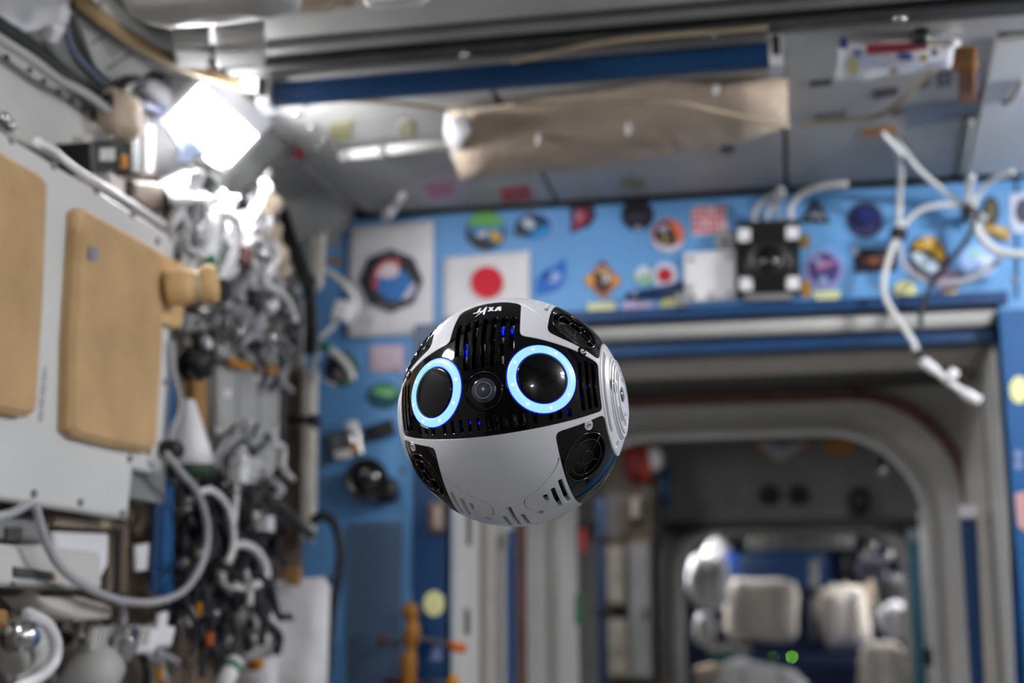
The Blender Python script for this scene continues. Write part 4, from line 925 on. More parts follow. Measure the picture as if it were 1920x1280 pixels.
slab('red_strip', [(1624, 84), (1740, 76), (1740, 92), (1626, 102)], pl2, .001, M['red_print'], t)
for i in range(9): slab('letter', rectpx(1632 + i * 12, 86 - i * .8, 1637 + i * 12, 97 - i * .8), pl2, .0008, K(120, 20, 26), t, .001)
for x, y, rx, ry, c in ((1582, 80, 9, 11, (50, 70, 150)), (1608, 100, 7, 6, (90, 100, 160)), (1698, 106, 15, 7, (54, 74, 150)), (1732, 108, 9, 6, (190, 160, 60)), (1752, 98, 7, 8, (130, 130, 136)), (1600, 126, 8, 16, (214, 196, 120)), (1676, 132, 9, 5, (170, 120, 80)), (1750, 82, 5, 5, (210, 180, 70))): slab('print_mark', discpx(x, y, rx, ry, 14), pl2, .0008, K(*c), t)
t = thing('dark_strap_end', 'black rounded knob at the top edge of the plastic bag', 'knob')
MB().blob(P(1726, 68, ('Z', .93)), (.03, .024, .03), e=.8).build('knob', M['black_plastic'], t, True); MB().cyl(P(1726, 68, ('Z', .93)), P(1726, 66, ('Z', .978)), .006, 8).build('stem', M['black_plastic'], t)
t = thing('amber_tag', 'amber cloth tag dangling from the right ceiling beside the bag', 'tag')
sheet('upper_flap', [(1790, 86), (1830, 80), (1834, 122), (1782, 128)], ('Z', .93), K(138, 88, 6), t, .008, 6); sheet('lower_flap', [(1796, 122), (1830, 120), (1828, 188), (1798, 190)], ('Z', .925), K(120, 72, 4), t, .008, 6, seed=4)
tag(cable('strap', [P(x, y, ('Z', .955)) for x, y in ((1750, 130), (1720, 160), (1680, 196), (1640, 218), (1560, 228), (1500, 232))], .0045, M['strap_tan']), 'tan strap running slantwise under the bag on the right ceiling', 'strap')
for lab, pts, c in (('grey instruction label left on the right ceiling panel', [(1526, 214), (1586, 206), (1588, 226), (1528, 234)], (120, 116, 112)), ('dark smudged label in the middle of the right ceiling panel', [(1638, 168), (1684, 162), (1684, 178), (1640, 186)], (86, 74, 82)), ('dark square label right below the plastic bag', [(1756, 136), (1784, 133), (1784, 158), (1758, 162)], (60, 58, 58)), ('brown label below the tan strap', [(1664, 206), (1694, 200), (1694, 214), (1668, 218)], (96, 82, 74)), ('dark slanted label beside the tan strap', [(1722, 150), (1744, 146), (1742, 160), (1726, 168)], (70, 64, 62))):
    tag(slab('ceiling_label', pts, CEI, .0012, K(*c)), lab, 'label')
tag(slab('ceiling_label', [(1764, 140), (1777, 138), (1777, 152), (1765, 154)], CEI, .0008, K(132, 130, 128), None, .0014), 'pale centre mark on the dark square ceiling label', 'label')
tag(cable('strap', [P(x, y, ('Z', .968)) for x, y in ((1818, 226), (1812, 260), (1806, 296), (1802, 318))], .009, M['dull_grey']), 'dark grey strap on the ceiling joint at the right', 'strap')
tag(cable('cable', [P(x, y, ('Z', .96)) for x, y in ((1655, 250), (1662, 258), (1672, 268), (1690, 290))], .006, M['white_cable']), 'short white cable under the small orange tape on the ceiling', 'cable')
t = thing('ceiling_panel', 'white cover panel at the far right of the ceiling', 'panel')
slab('plate', [(1866, 70), (1990, 60), (1990, 322), (1812, 318)], CEI, .01, M['rack_white'], t, 0, .003)
MB().tube(spline([P(x, y, ('Z', .965)) for x, y in ((1916, 150), (1902, 180), (1890, 192), (1878, 194))], 5), .004, 8).build('handle', M['dull_grey'], t, True)
# ------------------------------------------------------------------ left side: near rack with tan pads
LP = ('X', -1.0)
t = thing('equipment_rack', 'near white equipment rack front with stepped lower edge on the left', 'rack')
slab('front_plate', [(-160, 147), (0, 245), (320, 440), (318, 640), (302, 890), (249, 878), (240, 972), (0, 935), (-160, 908)], LP, .02, M['rack_white'], t, -.02, .004)
MB().box((-1.155, 1.3, CZ + .2), (-1.022, 2.2, CZ + .55)).build('chassis', M['dull_grey'], t)
for x, y in ((180, 357), (247, 402), (294, 452), (62, 925), (149, 942), (228, 962), (277, 846), (242, 860), (308, 716), (20, 262), (100, 310)):
    MB().lathe([(.006, 0), (.006, .003), (.004, .005)], P(x, y, LP), (1, 0, 0), 10).build('screw', M['dull_grey'], t, True)
for i in range(13):
    y = 688 + i * 8.2; x = 84 - i * .75; slab('print_mark', rectpx(x - 4, y, x + 4, y + (6 if i % 3 else 4)), LP, .0008, K(150, 150, 156), t)
def pad(name, label, pts, pl, th=.022, mname='tan_foam', bev=.008, cat='pad'):
    t = thing(name, label, cat); slab('foam', pts, pl, th, M[mname], t, 0, bev); return t
pad('foam_pad', 'leftmost tan foam pad on the near rack, cut by the picture edge', [(-120, 225), (0, 298), (52, 326), (66, 344), (58, 560), (44, 772), (30, 782), (0, 778), (-120, 752)], LP)
t2 = pad('foam_pad', 'tall tan foam pad with a small grey tape mark on the near rack', [(126, 400), (136, 391), (210, 430), (286, 474), (284, 640), (272, 838), (262, 848), (200, 838), (124, 820), (108, 804), (112, 640)], LP)
slab('tape_mark', [(167, 462), (184, 464), (183, 490), (167, 488)], ('X', -.976), .001, K(140, 138, 150), t2)
for (a, b) in (((0, 30), (56, 30)),): pass
t = thing('foam_block', 'tan foam block on the far edge of the near rack', 'foam')
slab('block', [(293, 470), (346, 494), (344, 604), (335, 616), (290, 600)], ('X', -.985), .014, M['tan_foam_lit'], t, -.013, .004)
t = thing('foam_roll', 'rolled tan foam bundle tied next to the foam block', 'foam')
c = P(358, 536, ('Y', 2.09)); ax = (P(404, 530, ('Y', 2.11)) - P(308, 540, ('Y', 2.08))).normalized()
MB().lathe([(.012, -.042), (.028, -.038), (.032, -.01), (.028, .006), (.021, .011), (.028, .016), (.033, .03), (.028, .043), (.01, .045)], c, ax, 22).build('roll', M['tan_foam_lit'], t, True)
MB().lathe([(.0235, -.004), (.0245, 0), (.0235, .004)], c + ax * .011, ax, 22).build('tie', M['cabin_white'], t, True)
# hose along the top edge
t = thing('hose', 'white hose lying along the top edge of the near rack', 'hose')
HP_ = [P(x, y, ('X', -.995)) for x, y in ((72, 268), (96, 278), (118, 298), (150, 322), (200, 352), (260, 390), (306, 420))]
cable('tube', HP_, .0055, M['white_plastic'], t); MB().blob(HP_[0], (.016, .016, .016), e=1).build('end_cap', M['white_plastic'], t, True)
# upper rack wall behind, with bolts
UPL = ('X', -1.1)
t = thing('rack_cover', 'cream upper rack cover between the near rack and the ceiling corner', 'panel')
slab('plate', [(-120, 10), (0, 76), (40, 96), (110, 142), (204, 212), (200, 262), (176, 330), (100, 300), (0, 244), (-120, 180)], UPL, .02, M['cabin_white'], t, -.02, .004)
for x, y in ((54, 128), (80, 148), (108, 168), (132, 184), (156, 200), (10, 104), (176, 216)): MB().lathe([(.005, 0), (.005, .004), (.003, .005)], P(x, y + 4, UPL), (1, 0, 0), 8).build('bolt', M['dark_grey'], t, True)
for x, y in ((6, 222), (17, 234)): MB().blob(P(x, y, ('X', -1.085)), (.02, .02, .02), e=1).build('knob', M['steel'], t, True)
t = thing('gasket_hose', 'thick black sleeve running along the upper left corner', 'hose')
cable('sleeve', [P(x, y, ('C',)) + Vector((.02, 0, -.02)) for x, y in ((-60, 10), (0, 46), (60, 92), (120, 140), (165, 170), (200, 196))], .017, M['near_black'], t)
tag(cable('cable', [P(x, y, ('X', -1.06)) for x, y in ((-40, 48), (10, 80), (60, 112), (110, 150), (160, 176), (204, 208))], .008, M['cabin_grey']), 'grey edge tube above the cream rack cover', 'tube')
# corrugated closeout panels near the top left picture corner, one is pale and creased
t = thing('closeout_cover', 'grey finely ribbed cover plate in the upper left corner', 'panel')
slab('plate', [(128, 14), (176, -16), (292, 110), (214, 166), (168, 116)], ('C',), .014, M['rack_white'], t, 0, .003)
for i in range(15):
    f = i / 14; a = (132 + 80 * f, 22 + 138 * f); b = (182 + 104 * f, -6 + 116 * f)
    MB().cyl(P(*a, ('C',)) + CH_N * .014, P(*b, ('C',)) + CH_N * .014, .0026, 6).build('rib', M['cabin_white'] if i % 5 else M['dark_grey'], t)
t = thing('closeout_cover', 'bright white crumpled cover in the extreme upper left corner', 'cover')
sheet('sheet', [(-60, -60), (120, -30), (88, 60), (-40, 20)], ('C',), M['white_cloth'], t, .03, 10); slab('bar', [(82, 30), (104, 34), (84, 64), (66, 58)], ('C',), .02, M['white_plastic'], t, .01, .004)
tag(cable('tape', [P(x, y, ('C',)) + CH_N * .016 for x, y in ((100, -10), (112, 40), (126, 84), (150, 112), (176, 140), (206, 172))], .0035, K(120, 140, 170)), 'faded blue tape edge on the ribbed corner cover', 'tape')
t = thing('hose', 'tan cloth-wrapped hose curving across the upper left ceiling', 'hose')
TH = [P(x, y, ('C',)) + CH_N * .03 for x, y in ((130, -22), (172, 16), (230, 56), (300, 92), (370, 118), (440, 138), (500, 150))]
cable('wrap', TH, .0125, M['tan_hose'], t, 10)
t = thing('hose', 'black hose running beside the tan wrapped hose', 'hose')
cable('sleeve', [P(x, y + 17, ('C',)) + CH_N * .02 for x, y in ((124, -22), (172, 18), (230, 58), (300, 96), (370, 122), (440, 142), (500, 152))], .008, M['dark_grey'], t, 10)
t = thing('storage_bag', 'grey padded bag at the top picture edge left of centre', 'bag')
MB().blob(P(398, -8, ('Z', .9)), (.26, .1, .06), e=.5, nz=.1).build('bag', M['cabin_grey'], t, True)
t = thing('storage_bag', 'small beige bag at the top picture edge', 'bag')
MB().blob(P(556, -6, ('Z', .93)), (.2, .05, .04), e=.5, nz=.15, seed=3).build('bag', M['beige_cloth'], t, True)
t = thing('storage_bag', 'pale pouch at the top picture edge right of the small beige bag', 'bag')
MB().blob(P(745, -14, ('Z', .93)), (.1, .04, .04), e=.5, nz=.15, seed=5).build('pouch', M['cabin_white'], t, True)
for lab, pts, c in (('grey ceiling box beside the top left bag', [(322, 24), (392, 26), (394, 100), (330, 96)], 'dull_grey'), ('pale ceiling box with a ledge right of the grey one', [(404, 20), (496, 24), (500, 92), (408, 98)], 'cabin_grey')):
    t = thing('ceiling_box', lab, 'box'); slab('body', pts, ('Z', .95), .03, M[c], t, 0, .004)
    slab('ledge', [(pts[3][0], pts[3][1] - 14), (pts[2][0], pts[2][1] - 14), (pts[2][0], pts[2][1] - 4), (pts[3][0], pts[3][1] - 4)], ('Z', .918), .012, M['cabin_white'], t)

# ------------------------------------------------------------------ left side: open cable bay
def LX(px, py, x=-1.06): return P(px, py, ('X', x))
def lbox(name, label, cat, pts, m, x=-1.08, th=.05, bev=.005, group=None, extra=()):
    t = thing(name, label, cat, group); slab('body', pts, ('X', x + th), th, M[m], t, -th, bev)
    for nm, q, mm_ in extra: slab(nm, q, ('X', x + th), .004, M[mm_], t, 0, .001)
    return t
lbox('camera', 'small black box camera with a pale square lens above the near rack', 'camera', [(174, 266), (240, 258), (242, 318), (178, 326)], 'black_plastic', -1.06, .06, .006, extra=[('lens', rectpx(186, 278, 212, 302), 'cabin_white'), ('side_tag', rectpx(224, 290, 236, 316), 'amber')])
lbox('bracket', 'thin pink-grey upright strip left of the black box camera', 'bracket', [(158, 254), (172, 254), (172, 312), (158, 310)], 'beige_metal', -1.05, .02, .002)
t = thing('cloth_wrap', 'beige cloth wrap at the end of the cream rack cover', 'cloth'); MB().blob(LX(226, 216), (.05, .1, .075), e=.7, nz=.25, seed=2).build('wrap', M['beige_cloth'], t, True)
t = thing('swing_arm', 'dark steel arm in front of the lit lamp', 'arm')
MB().tube(spline([LX(196, 196), LX(222, 168), LX(250, 150), LX(296, 144)], 6), .012, 10).build('arm', M['near_black'], t, True); MB().cyl(LX(222, 178), LX(300, 206), .009, 10).build('brace', M['navy'], t, True)
lbox('bracket', 'beige upright bracket under the lamp', 'bracket', [(272, 230), (292, 230), (290, 330), (272, 326)], 'beige_metal', -1.1, .03)
lbox('bracket', 'dark upright bracket left of the beige one', 'bracket', [(246, 230), (266, 228), (268, 330), (246, 326)], 'dark_grey', -1.1, .03)
lbox('bracket', 'brown box bracket above the far end of the white hose', 'bracket', [(254, 338), (318, 344), (326, 396), (282, 396), (250, 372)], 'brown_metal', -1.11, .04)
lbox('bracket', 'pale upright plate between dark brackets above the white hose', 'bracket', [(206, 326), (236, 334), (236, 378), (212, 366)], 'beige_metal', -1.11, .03)
t = thing('lamp_shroud', 'bright white folded film hanging under the lit lamp', 'film')
fq = [LX(300, 334, -1.13), LX(352, 306, -1.12), LX(392, 372, -.99), LX(322, 378, -1.0)]; fn_ = (fq[1] - fq[0]).cross(fq[3] - fq[0]).normalized()
MB().prism(fq, fn_, .004).build('film', M['white_plastic'], t); MB().tube([fq[3], fq[2]], .006, 8).build('hem', M['white_plastic'], t, True)
t = thing('lamp_shroud', 'pale blue crumpled film beside the lit lamp', 'film')
sheet('film', [(296, 240), (340, 238), (346, 306), (300, 306)], ('X', -1.05), K(190, 208, 240), t, .04, 8, seed=9)
t = thing('plastic_bottle', 'white tube with rounded end above the swing arm next to the lamp', 'tube'); MB().tube([LX(268, 158), LX(284, 168), LX(312, 190), LX(330, 206)], [.012, .02, .022, .02], 14).build('tube', M['white_plastic'], t, True)
t = thing('cylinder_can', 'grey cylinder with dark clamp just below the lamp', 'canister'); a, b = LX(352, 296, -1.03), LX(402, 326, -1.03)
MB().cyl(a, b, .018, 16).build('can', M['dull_steel'], t, True); MB().cyl(a.lerp(b, .3) + Vector((0, 0, -.03)), a.lerp(b, 1.05) + Vector((0, 0, -.03)), .014, 14).build('clamp', M['near_black'], t, True)
t = thing('plastic_bottle', 'tall white plastic bottle standing amid the cables', 'bottle')
a = LX(374, 498, -1.02); MB().lathe([(.03, 0), (.032, .01), (.032, .075), (.026, .092), (.012, .098)], a, (.05, .05, 1), 20).build('body', M['white_plastic'], t, True); MB().lathe([(.013, .098), (.013, .112), (.008, .114)], a, (.05, .05, 1), 16).build('cap', M['white_plastic'], t, True)
t = thing('hose', 'white looped hose with green tape right of the tan foam roll', 'hose')
cable('tube', [LX(x, y, -1.0) for x, y in ((400, 400), (430, 404), (446, 430), (440, 470), (424, 500), (408, 520), (394, 512))], .0115, M['white_plastic'], t); cable('green_tape', [LX(x, y, -.995) for x, y in ((390, 482), (396, 498), (402, 510))], .012, M['green_tape'], t)
t = thing('hose', 'pale green-tinted hose running from the lamp down to the arm', 'hose')
cable('tube', [LX(x, y, -1.01) for x, y in ((494, 360), (488, 384), (470, 412), (450, 438), (430, 470), (414, 510))], .009, K(206, 226, 216), t)
t = thing('cloth_wrap', 'beige wrinkled cloth sleeve left of the black folded arm', 'cloth')
MB().tube(spline([LX(504, 372, -1.04), LX(500, 420, -1.04), LX(512, 470, -1.04), LX(524, 510, -1.04)], 5), [.026 + .006 * math.sin(i * 1.3) for i in range(16)], 12).build('sleeve', M['beige_cloth'], t, True)
t = thing('swing_arm', 'long black folded strap arm dropping in front of the end wall corner', 'arm')
A_ = [P(x, y, ('Y', 2.86)) for x, y in ((514, 352), (526, 392), (548, 460), (570, 512), (580, 540))]
def strapbar(pts, w_, th, name, m, t):
    b = MB(); n = len(pts); v = []
    for i, p in enumerate(pts):
        d = (pts[min(n - 1, i + 1)] - pts[max(0, i - 1)]).normalized(); s = d.cross(Vector((0, 1, 0))).normalized() * w_ / 2; y = Vector((0, th / 2, 0)); v += [p - s - y, p + s - y, p + s + y, p - s + y]
    f = [(3, 2, 1, 0), (4 * n - 4, 4 * n - 3, 4 * n - 2, 4 * n - 1)]
    for i in range(n - 1):
        for k in range(4): f.append((i * 4 + k, i * 4 + (k + 1) % 4, i * 4 + 4 + (k + 1) % 4, i * 4 + 4 + k))
    return b.add(v, f).build(name, m, t)
strapbar(spline(A_, 4), .030, .016, 'upper_arm', M['black_plastic'], t); strapbar([P(x, y, ('Y', 2.86)) for x, y in ((576, 526), (582, 560), (584, 620), (582, 664))], .024, .016, 'lower_arm', M['black_plastic'], t); MB().cyl(P(577, 528, ('Y', 2.84)), P(577, 528, ('Y', 2.88)), .018, 16).build('hinge', M['black_plastic'], t)
tag(slab('wall_tape', [(498, 362), (508, 358), (508, 372), (498, 374)], ('Y', 2.88), .004, M['orange']), 'orange tape knot at the top of the black folded arm', 'tape')
# posts at the corner with the end wall
t = struct(MB().prism([P(x, y, ('Y', 3.12)) for x, y in ((520, 560), (564, 610), (560, 1010), (558, 1300), (516, 1300))], (0, -1, 0), .03, -.03).build('trim_8', M['brown_metal']))
struct(MB().prism([P(x, y, ('Y', 3.08)) for x, y in ((566, 690), (589, 690), (586, 980), (582, 1015), (562, 1010))], (0, -1, 0), .03, -.03, .005).build('trim_9', M['beige_metal']))
for lab, pts, Y, m in (('grey angular bracket panel beside the black folded arm', [(544, 540), (572, 560), (574, 690), (548, 690)], 2.92, 'dull_grey'), ('near-black panel standing in for the dark gap behind the corner post', [(520, 640), (540, 640), (536, 940), (516, 940)], 2.95, 'near_black'), ('beige sleeve piece right of the black folded arm', [(586, 450), (612, 440), (606, 540), (588, 550)], 3.05, 'beige_metal')):  # the near-black slab imitates the dark gap beside the post
    tag(slab('bracket', pts, ('Y', Y), .02, M[m], None, 0, .003), lab, 'bracket')
t = thing('strap', 'black strap buckled across the corner post', 'strap'); strapbar([P(x, y, ('Y', 3.0)) for x, y in ((516, 782), (550, 786), (592, 790))], .017, .03, 'strap', M['black_plastic'], t); MB().box(tuple(P(590, 790, ('Y', 3.0)) - Vector((.008, .02, .013))), tuple(P(590, 790, ('Y', 3.0)) + Vector((.008, .02, .013)))).build('buckle', M['black_plastic'], t)
# rack face in the bay
t = thing('equipment_rack', 'pale grey rack module behind the cable tangle', 'rack')
slab('front_plate', [(394, 634), (520, 640), (516, 908), (396, 880)], ('X', -1.12), .03, M['cabin_grey'], t, -.01, .004)
for i in range(3): slab('seam', rectpx(404 + i * 40, 700, 406 + i * 40, 800), ('X', -1.10), .002, M['dull_grey'], t)
for x, y in ((420, 730), (404, 800), (480, 700)): slab('white_label', rectpx(x, y, x + 12, y + 14), ('X', -1.1), .002, M['white_plastic'], t)
t = thing('tape_band', 'dark band with amber tabs across the pale grey rack module', 'tape'); cable('band', [LX(x, y, -1.085) for x, y in ((392, 674), (430, 676), (480, 686), (520, 694))], .006, M['dark_grey'], t)
for a, b in (((430, 678), (468, 688)), ((490, 690), (516, 696))): cable('amber_tab', [LX(*a, -1.08), LX(*b, -1.08)], .0085, M['amber'], t)
lbox('wood_plank', 'brown upright board edge left of the pale grey rack module', 'board', [(366, 690), (390, 684), (388, 838), (370, 800)], 'card', -1.1, .02)
t = thing('seat_post', 'blue upright post rising from the tangle beside the near rack', 'post')
PB = [(300, 1112), (330, 1118), (334, 640), (316, 634)]
MB().prism([LX(*p, -1.02) for p in [(309, 1116), (326, 1120), (331, 636), (321, 632)]], (1, 0, 0), .012, -.012, .004).build('column', M['mid_blue'], t)
MB().prism([LX(*p, -1.02) for p in [(292, 1112), (308, 1116), (320, 632), (312, 630)]], (1, 0, 0), .008, -.012, .002).build('edge_rail', M['deep_blue'], t)
t = thing('post_clamp', 'black strap clamp on the blue post beside the near rack', 'clamp'); MB().blob(LX(321, 842, -.985), (.04, .04, .03), e=.7).build('knob', M['near_black'], t, True)
t = thing('knotted_strap', 'black knotted strap right of the top of the blue post', 'knob'); MB().blob(LX(366, 684, -1.02), (.06, .07, .05), e=.8, nz=.3).build('knot', M['near_black'], t, True); cable('strap', [LX(350, 706, -1.02), LX(372, 680, -1.02), LX(392, 664, -1.02)], .01, M['near_black'], t)
t = thing('funnel_cover', 'white cone-shaped cover with dark green base beside the blue post', 'cover')
a = LX(354, 872, -1.0); MB().lathe([(.042, 0), (.036, .03), (.018, .085), (.010, .11), (.005, .112)], a, (.0, -.1, 1), 22).build('cone', M['white_plastic'], t, True); MB().lathe([(.043, -.02), (.045, -.002), (.042, .002)], a, (.0, -.1, 1), 22).build('base', M['dark_green'], t, True)
lbox('brightening_plate', 'pale plate added behind the upper cable tangle to brighten it', 'plate', [(336, 372), (500, 380), (508, 622), (340, 620)], 'cabin_grey', -1.14, .01, .002)  # pale backing added so that the tangle looks brighter
# distinct single cables
def lc(label, pts, r, m, x=-1.0, name='cable', cat='cable'): return tag(cable(name, [LX(px, py, x) for px, py in pts], r, M[m]), label, cat)
lc('long grey cable hanging in a wide loop across the lower left', [(312, 850), (340, 886), (368, 920), (386, 970), (388, 1020), (372, 1070), (340, 1110), (290, 1128), (230, 1126), (170, 1104), (116, 1066), (84, 1010), (68, 950)], .006, 'grey_cable', -.97)
lc('grey cable running along the lower edge of the near rack', [(-30, 974), (20, 962), (56, 944), (64, 952)], .006, 'grey_cable', -.98)
lc('thin grey cable from the top of the blue post down beside it', [(322, 640), (326, 700), (338, 760), (322, 810), (318, 860)], .005, 'grey_cable', -.99)
lc('grey cable arch right of the long loop', [(372, 922), (398, 920), (424, 946), (436, 990), (436, 1030), (426, 1056)], .0065, 'white_cable', -.99)
lc('white cable dropping straight beside the grey arch', [(444, 880), (442, 930), (438, 980)], .0055, 'white_cable', -.99)
lc('white coiled cable ring above the sack', [(436, 1020), (470, 1024), (492, 1048), (500, 1076), (480, 1096), (440, 1100), (416, 1086), (418, 1062)], .008, 'white_cable', -1.0)
lc('black cable with plug crossing the white coil', [(412, 1058), (430, 1068), (442, 1082)], .009, 'near_black', -.97)
lc('black and grey cable hanging over the white sack', [(480, 1070), (500, 1092), (514, 1124), (520, 1150), (528, 1160)], .007, 'dark_cable', -.96)
lc('white flat cable over the cardboard edge', [(460, 1072), (468, 1100), (468, 1134)], .0065, 'white_cable', -.99)
lc('dark grey hose bending at the corner above the white sack', [(505, 930), (540, 960), (566, 988), (584, 1004)], .01, 'dark_grey', -1.05)
# sack and cardboard
t = thing('white_sack', 'large white padded sack at the bottom left of the end wall', 'sack')
def quilt(name, pts, pl, m, parent, bulge=.05, n=12, seed=0):
    P4 = [P(*c, pl) for c in pts]; nn = normal(pl); v = []; f = []
    for s_ in (1, -1):
        for j in range(n + 1):
            for i in range(n + 1):
                a, b = i / n, j / n; p = P4[0] * (1 - a) * (1 - b) + P4[1] * a * (1 - b) + P4[2] * a * b + P4[3] * (1 - a) * b
                h = (math.sin(math.pi * a) * math.sin(math.pi * b)) ** .4 * bulge if 0 < i < n and 0 < j < n else 0
                v.append(p + nn * s_ * h * (1 + .5 * pnoise(p * 11 + Vector((seed, 1, 2)))))
    k = (n + 1) ** 2; r = n + 1
    for j in range(n):
        for i in range(n): a = j * r + i; f += [(a, a + r, a + r + 1, a + 1), (k + a, k + a + 1, k + a + r + 1, k + a + r)]
    return mesh_obj(name, v, f, m, parent, True)
quilt('sack', [(484, 1090), (620, 1080), (612, 1330), (452, 1340)], ('Y', 2.86), M['white_cloth'], t, .05)
o = quilt('sack_flap', [(432, 1130), (520, 1128), (520, 1330), (440, 1330)], ('Y', 2.80), M['white_cloth'], t, .03, seed=4)
slab('green_print', [(455, 1202), (474, 1194), (476, 1206), (460, 1216)], ('Y', 2.762), .001, M['green_tape'], t)
for lab, pts, Y in (('cardboard strip under the coiled cable', [(404, 1120), (434, 1120), (436, 1240), (424, 1228), (408, 1180)], 2.84), ('cardboard corner at the top of the white sack', [(536, 1062), (566, 1062), (564, 1098), (538, 1096)], 2.80), ('cardboard piece behind the white flat cable', [(432, 1102), (460, 1100), (484, 1096), (486, 1138), (434, 1130)], 2.9), ('cardboard scrap at the bottom picture edge', [(432, 1250), (452, 1246), (452, 1300), (432, 1300)], 2.78)):
    tag(slab('cardboard', pts, ('Y', Y), .012, M['card'], None, 0, .002), lab, 'cardboard')
t = thing('plug_connector', 'silver plug with a green mark leaning on the white sack', 'connector'); a, b = LX(440, 1240, -.97), LX(416, 1290, -.97)
MB().cyl(a, b, .016, 14).build('barrel', M['white_plastic'], t, True); MB().cyl(a.lerp(b, .2), a.lerp(b, .4), .0175, 14).build('green_ring', M['green_tape'], t, True)

# lower left equipment
lbox('equipment_box', 'pale equipment box with dark label under the near rack', 'box', [(-60, 1016), (100, 1024), (190, 1036), (192, 1104), (110, 1102), (-60, 1096)], 'cabin_white', -1.06, .06, extra=[('dark_label', [(22, 1062), (96, 1072), (96, 1088), (24, 1082)], 'dark_grey'), ('amber_corner', rectpx(92, 1073, 100, 1088), 'amber'), ('grey_field', [(20, 1090), (116, 1094), (116, 1102), (24, 1100)], 'dull_grey')])
lbox('equipment_box', 'white box above the pale one, right under the rack edge', 'box', [(104, 996), (206, 1000), (204, 1060), (188, 1090), (106, 1030)], 'white_plastic', -1.08, .05)
lbox('equipment_box', 'dull grey recess box at the lower left picture edge', 'box', [(-60, 958), (90, 968), (96, 1014), (-60, 1012)], 'dull_grey', -1.08, .03, extra=[('dark_label', rectpx(8, 988, 38, 1014), 'dark_grey')])
lbox('equipment_box', 'beige shelf box below the labelled box', 'box', [(64, 1118), (160, 1120), (214, 1138), (210, 1160), (150, 1164), (90, 1142)], 'beige_metal', -1.05, .05)
lbox('bracket', 'tan panel strip under the near rack end', 'bracket', [(110, 966), (212, 978), (208, 992), (108, 984)], 'beige_cloth', -1.06, .02)
lbox('bracket', 'dark brown upright rails between the boxes and the blue post', 'bracket', [(214, 980), (244, 984), (240, 1118), (206, 1112)], 'brown_metal', -1.1, .05, extra=[('dark_slot', [(214, 990), (226, 990), (222, 1110), (212, 1110)], 'near_black')])
lbox('white_tag', 'white tag hanging left of the blue post', 'tag', [(256, 1022), (280, 1018), (276, 1068), (258, 1070)], 'white_plastic', -1.04, .006, .001)
lbox('white_tag', 'white tag strip right of the blue post foot', 'tag', [(300, 1150), (316, 1146), (312, 1194), (296, 1192)], 'white_plastic', -1.0, .006, .001)
t = thing('hose', 'thick white hose bent into an arc at the lower left corner', 'hose'); cable('tube', [LX(x, y, -.98) for x, y in ((50, 1150), (84, 1166), (102, 1196), (104, 1226), (94, 1250), (66, 1274), (30, 1292))], .0085, M['white_plastic'], t)
t = thing('hose', 'second pale hose arc inside the first at the lower left', 'hose'); cable('tube', [LX(x, y, -1.0) for x, y in ((10, 1180), (44, 1196), (66, 1224), (60, 1256), (30, 1276))], .0065, M['cabin_grey'], t)
for i, (lab, x0, y0, x1, y1) in enumerate((('white ribbed connector block at the lower left', 162, 1172, 196, 1224), ('white ribbed connector block beside the shiny cylinder', 208, 1176, 240, 1226), ('narrow white ribbed block left of the dark wires', 244, 1172, 272, 1214))):
    t = thing('connector_block', lab, 'connector'); slab('body', [(x0 + 6, y0), (x1 + 6, y0 + 2), (x1 - 4, y1), (x0 - 2, y1 - 2)], ('X', -1.04), .05, M['white_plastic'], t, 0, .005)
    for k in range(4): x = x0 + 7 + k * 7; slab('rib', [(x + 4, y0 + 6), (x + 7, y0 + 6), (x, y1 - 6), (x - 3, y1 - 6)], ('X', -.99), .005, M['cabin_white'], t)
t = thing('metal_canister', 'shiny steel canister among the white connectors at the lower left', 'canister'); a, b = LX(240, 1180, -.97), LX(222, 1236, -.97)
MB().tube([a, a.lerp(b, .04), a.lerp(b, .4), a.lerp(b, .42), a.lerp(b, .5), a.lerp(b, .52), b], [.014, .018, .018, .021, .021, .018, .018], 18).build('barrel', M['steel'], t, True)
t = thing('metal_canister', 'wide grey cylinder at the very bottom of the left side', 'canister'); MB().tube([LX(150, 1310, -1.0), LX(186, 1240, -1.0), LX(190, 1232, -1.0)], [.04, .04, .03], 20).build('barrel', M['cabin_grey'], t, True)
t = thing('valve', 'pale valve housing with steel cap at the lower left picture corner', 'valve'); MB().blob(LX(40, 1210, -1.05), (.07, .08, .08), e=.8, nz=.1).build('housing', M['cabin_white'], t, True); MB().cyl(LX(26, 1196, -1.02), LX(48, 1192, -.98), .02, 14).build('cap', M['steel'], t, True)
lbox('amber_block', 'brown amber block at the lower left picture edge', 'block', [(-30, 1140), (18, 1144), (18, 1176), (-30, 1170)], 'card', -1.02, .03)

# many indistinguishable cables: two kinds
rnd = random.Random(11)
for i in range(16):
    x = rnd.uniform(345, 490); y = rnd.uniform(330, 430); x1 = x + rnd.uniform(-70, 60); y1 = y + rnd.uniform(50, 130)
    o = cable('hose', [LX(x, y, -1.1), LX((x + x1) / 2 + rnd.uniform(-34, 34), (y + y1) / 2, -1.03), LX(x1, y1, -1.06)], rnd.uniform(.007, .011), M['white_plastic'])
    tag(o, 'thick white hose piece in the bright tangle below the lit lamp', 'hose', 'white hoses in the upper tangle')
def wander(x0, y0, x1, y1, n, j, xa=-1.12, xb=-1.0):
    x = rnd.uniform(xa, xb); o = []
    for i in range(n):
        f = i / (n - 1); k = math.sin(math.pi * f); o.append(LX(x0 + (x1 - x0) * f + rnd.uniform(-j, j) * k, y0 + (y1 - y0) * f + rnd.uniform(-j, j) * .5 * k, x + rnd.uniform(-.015, .015)))
    return o
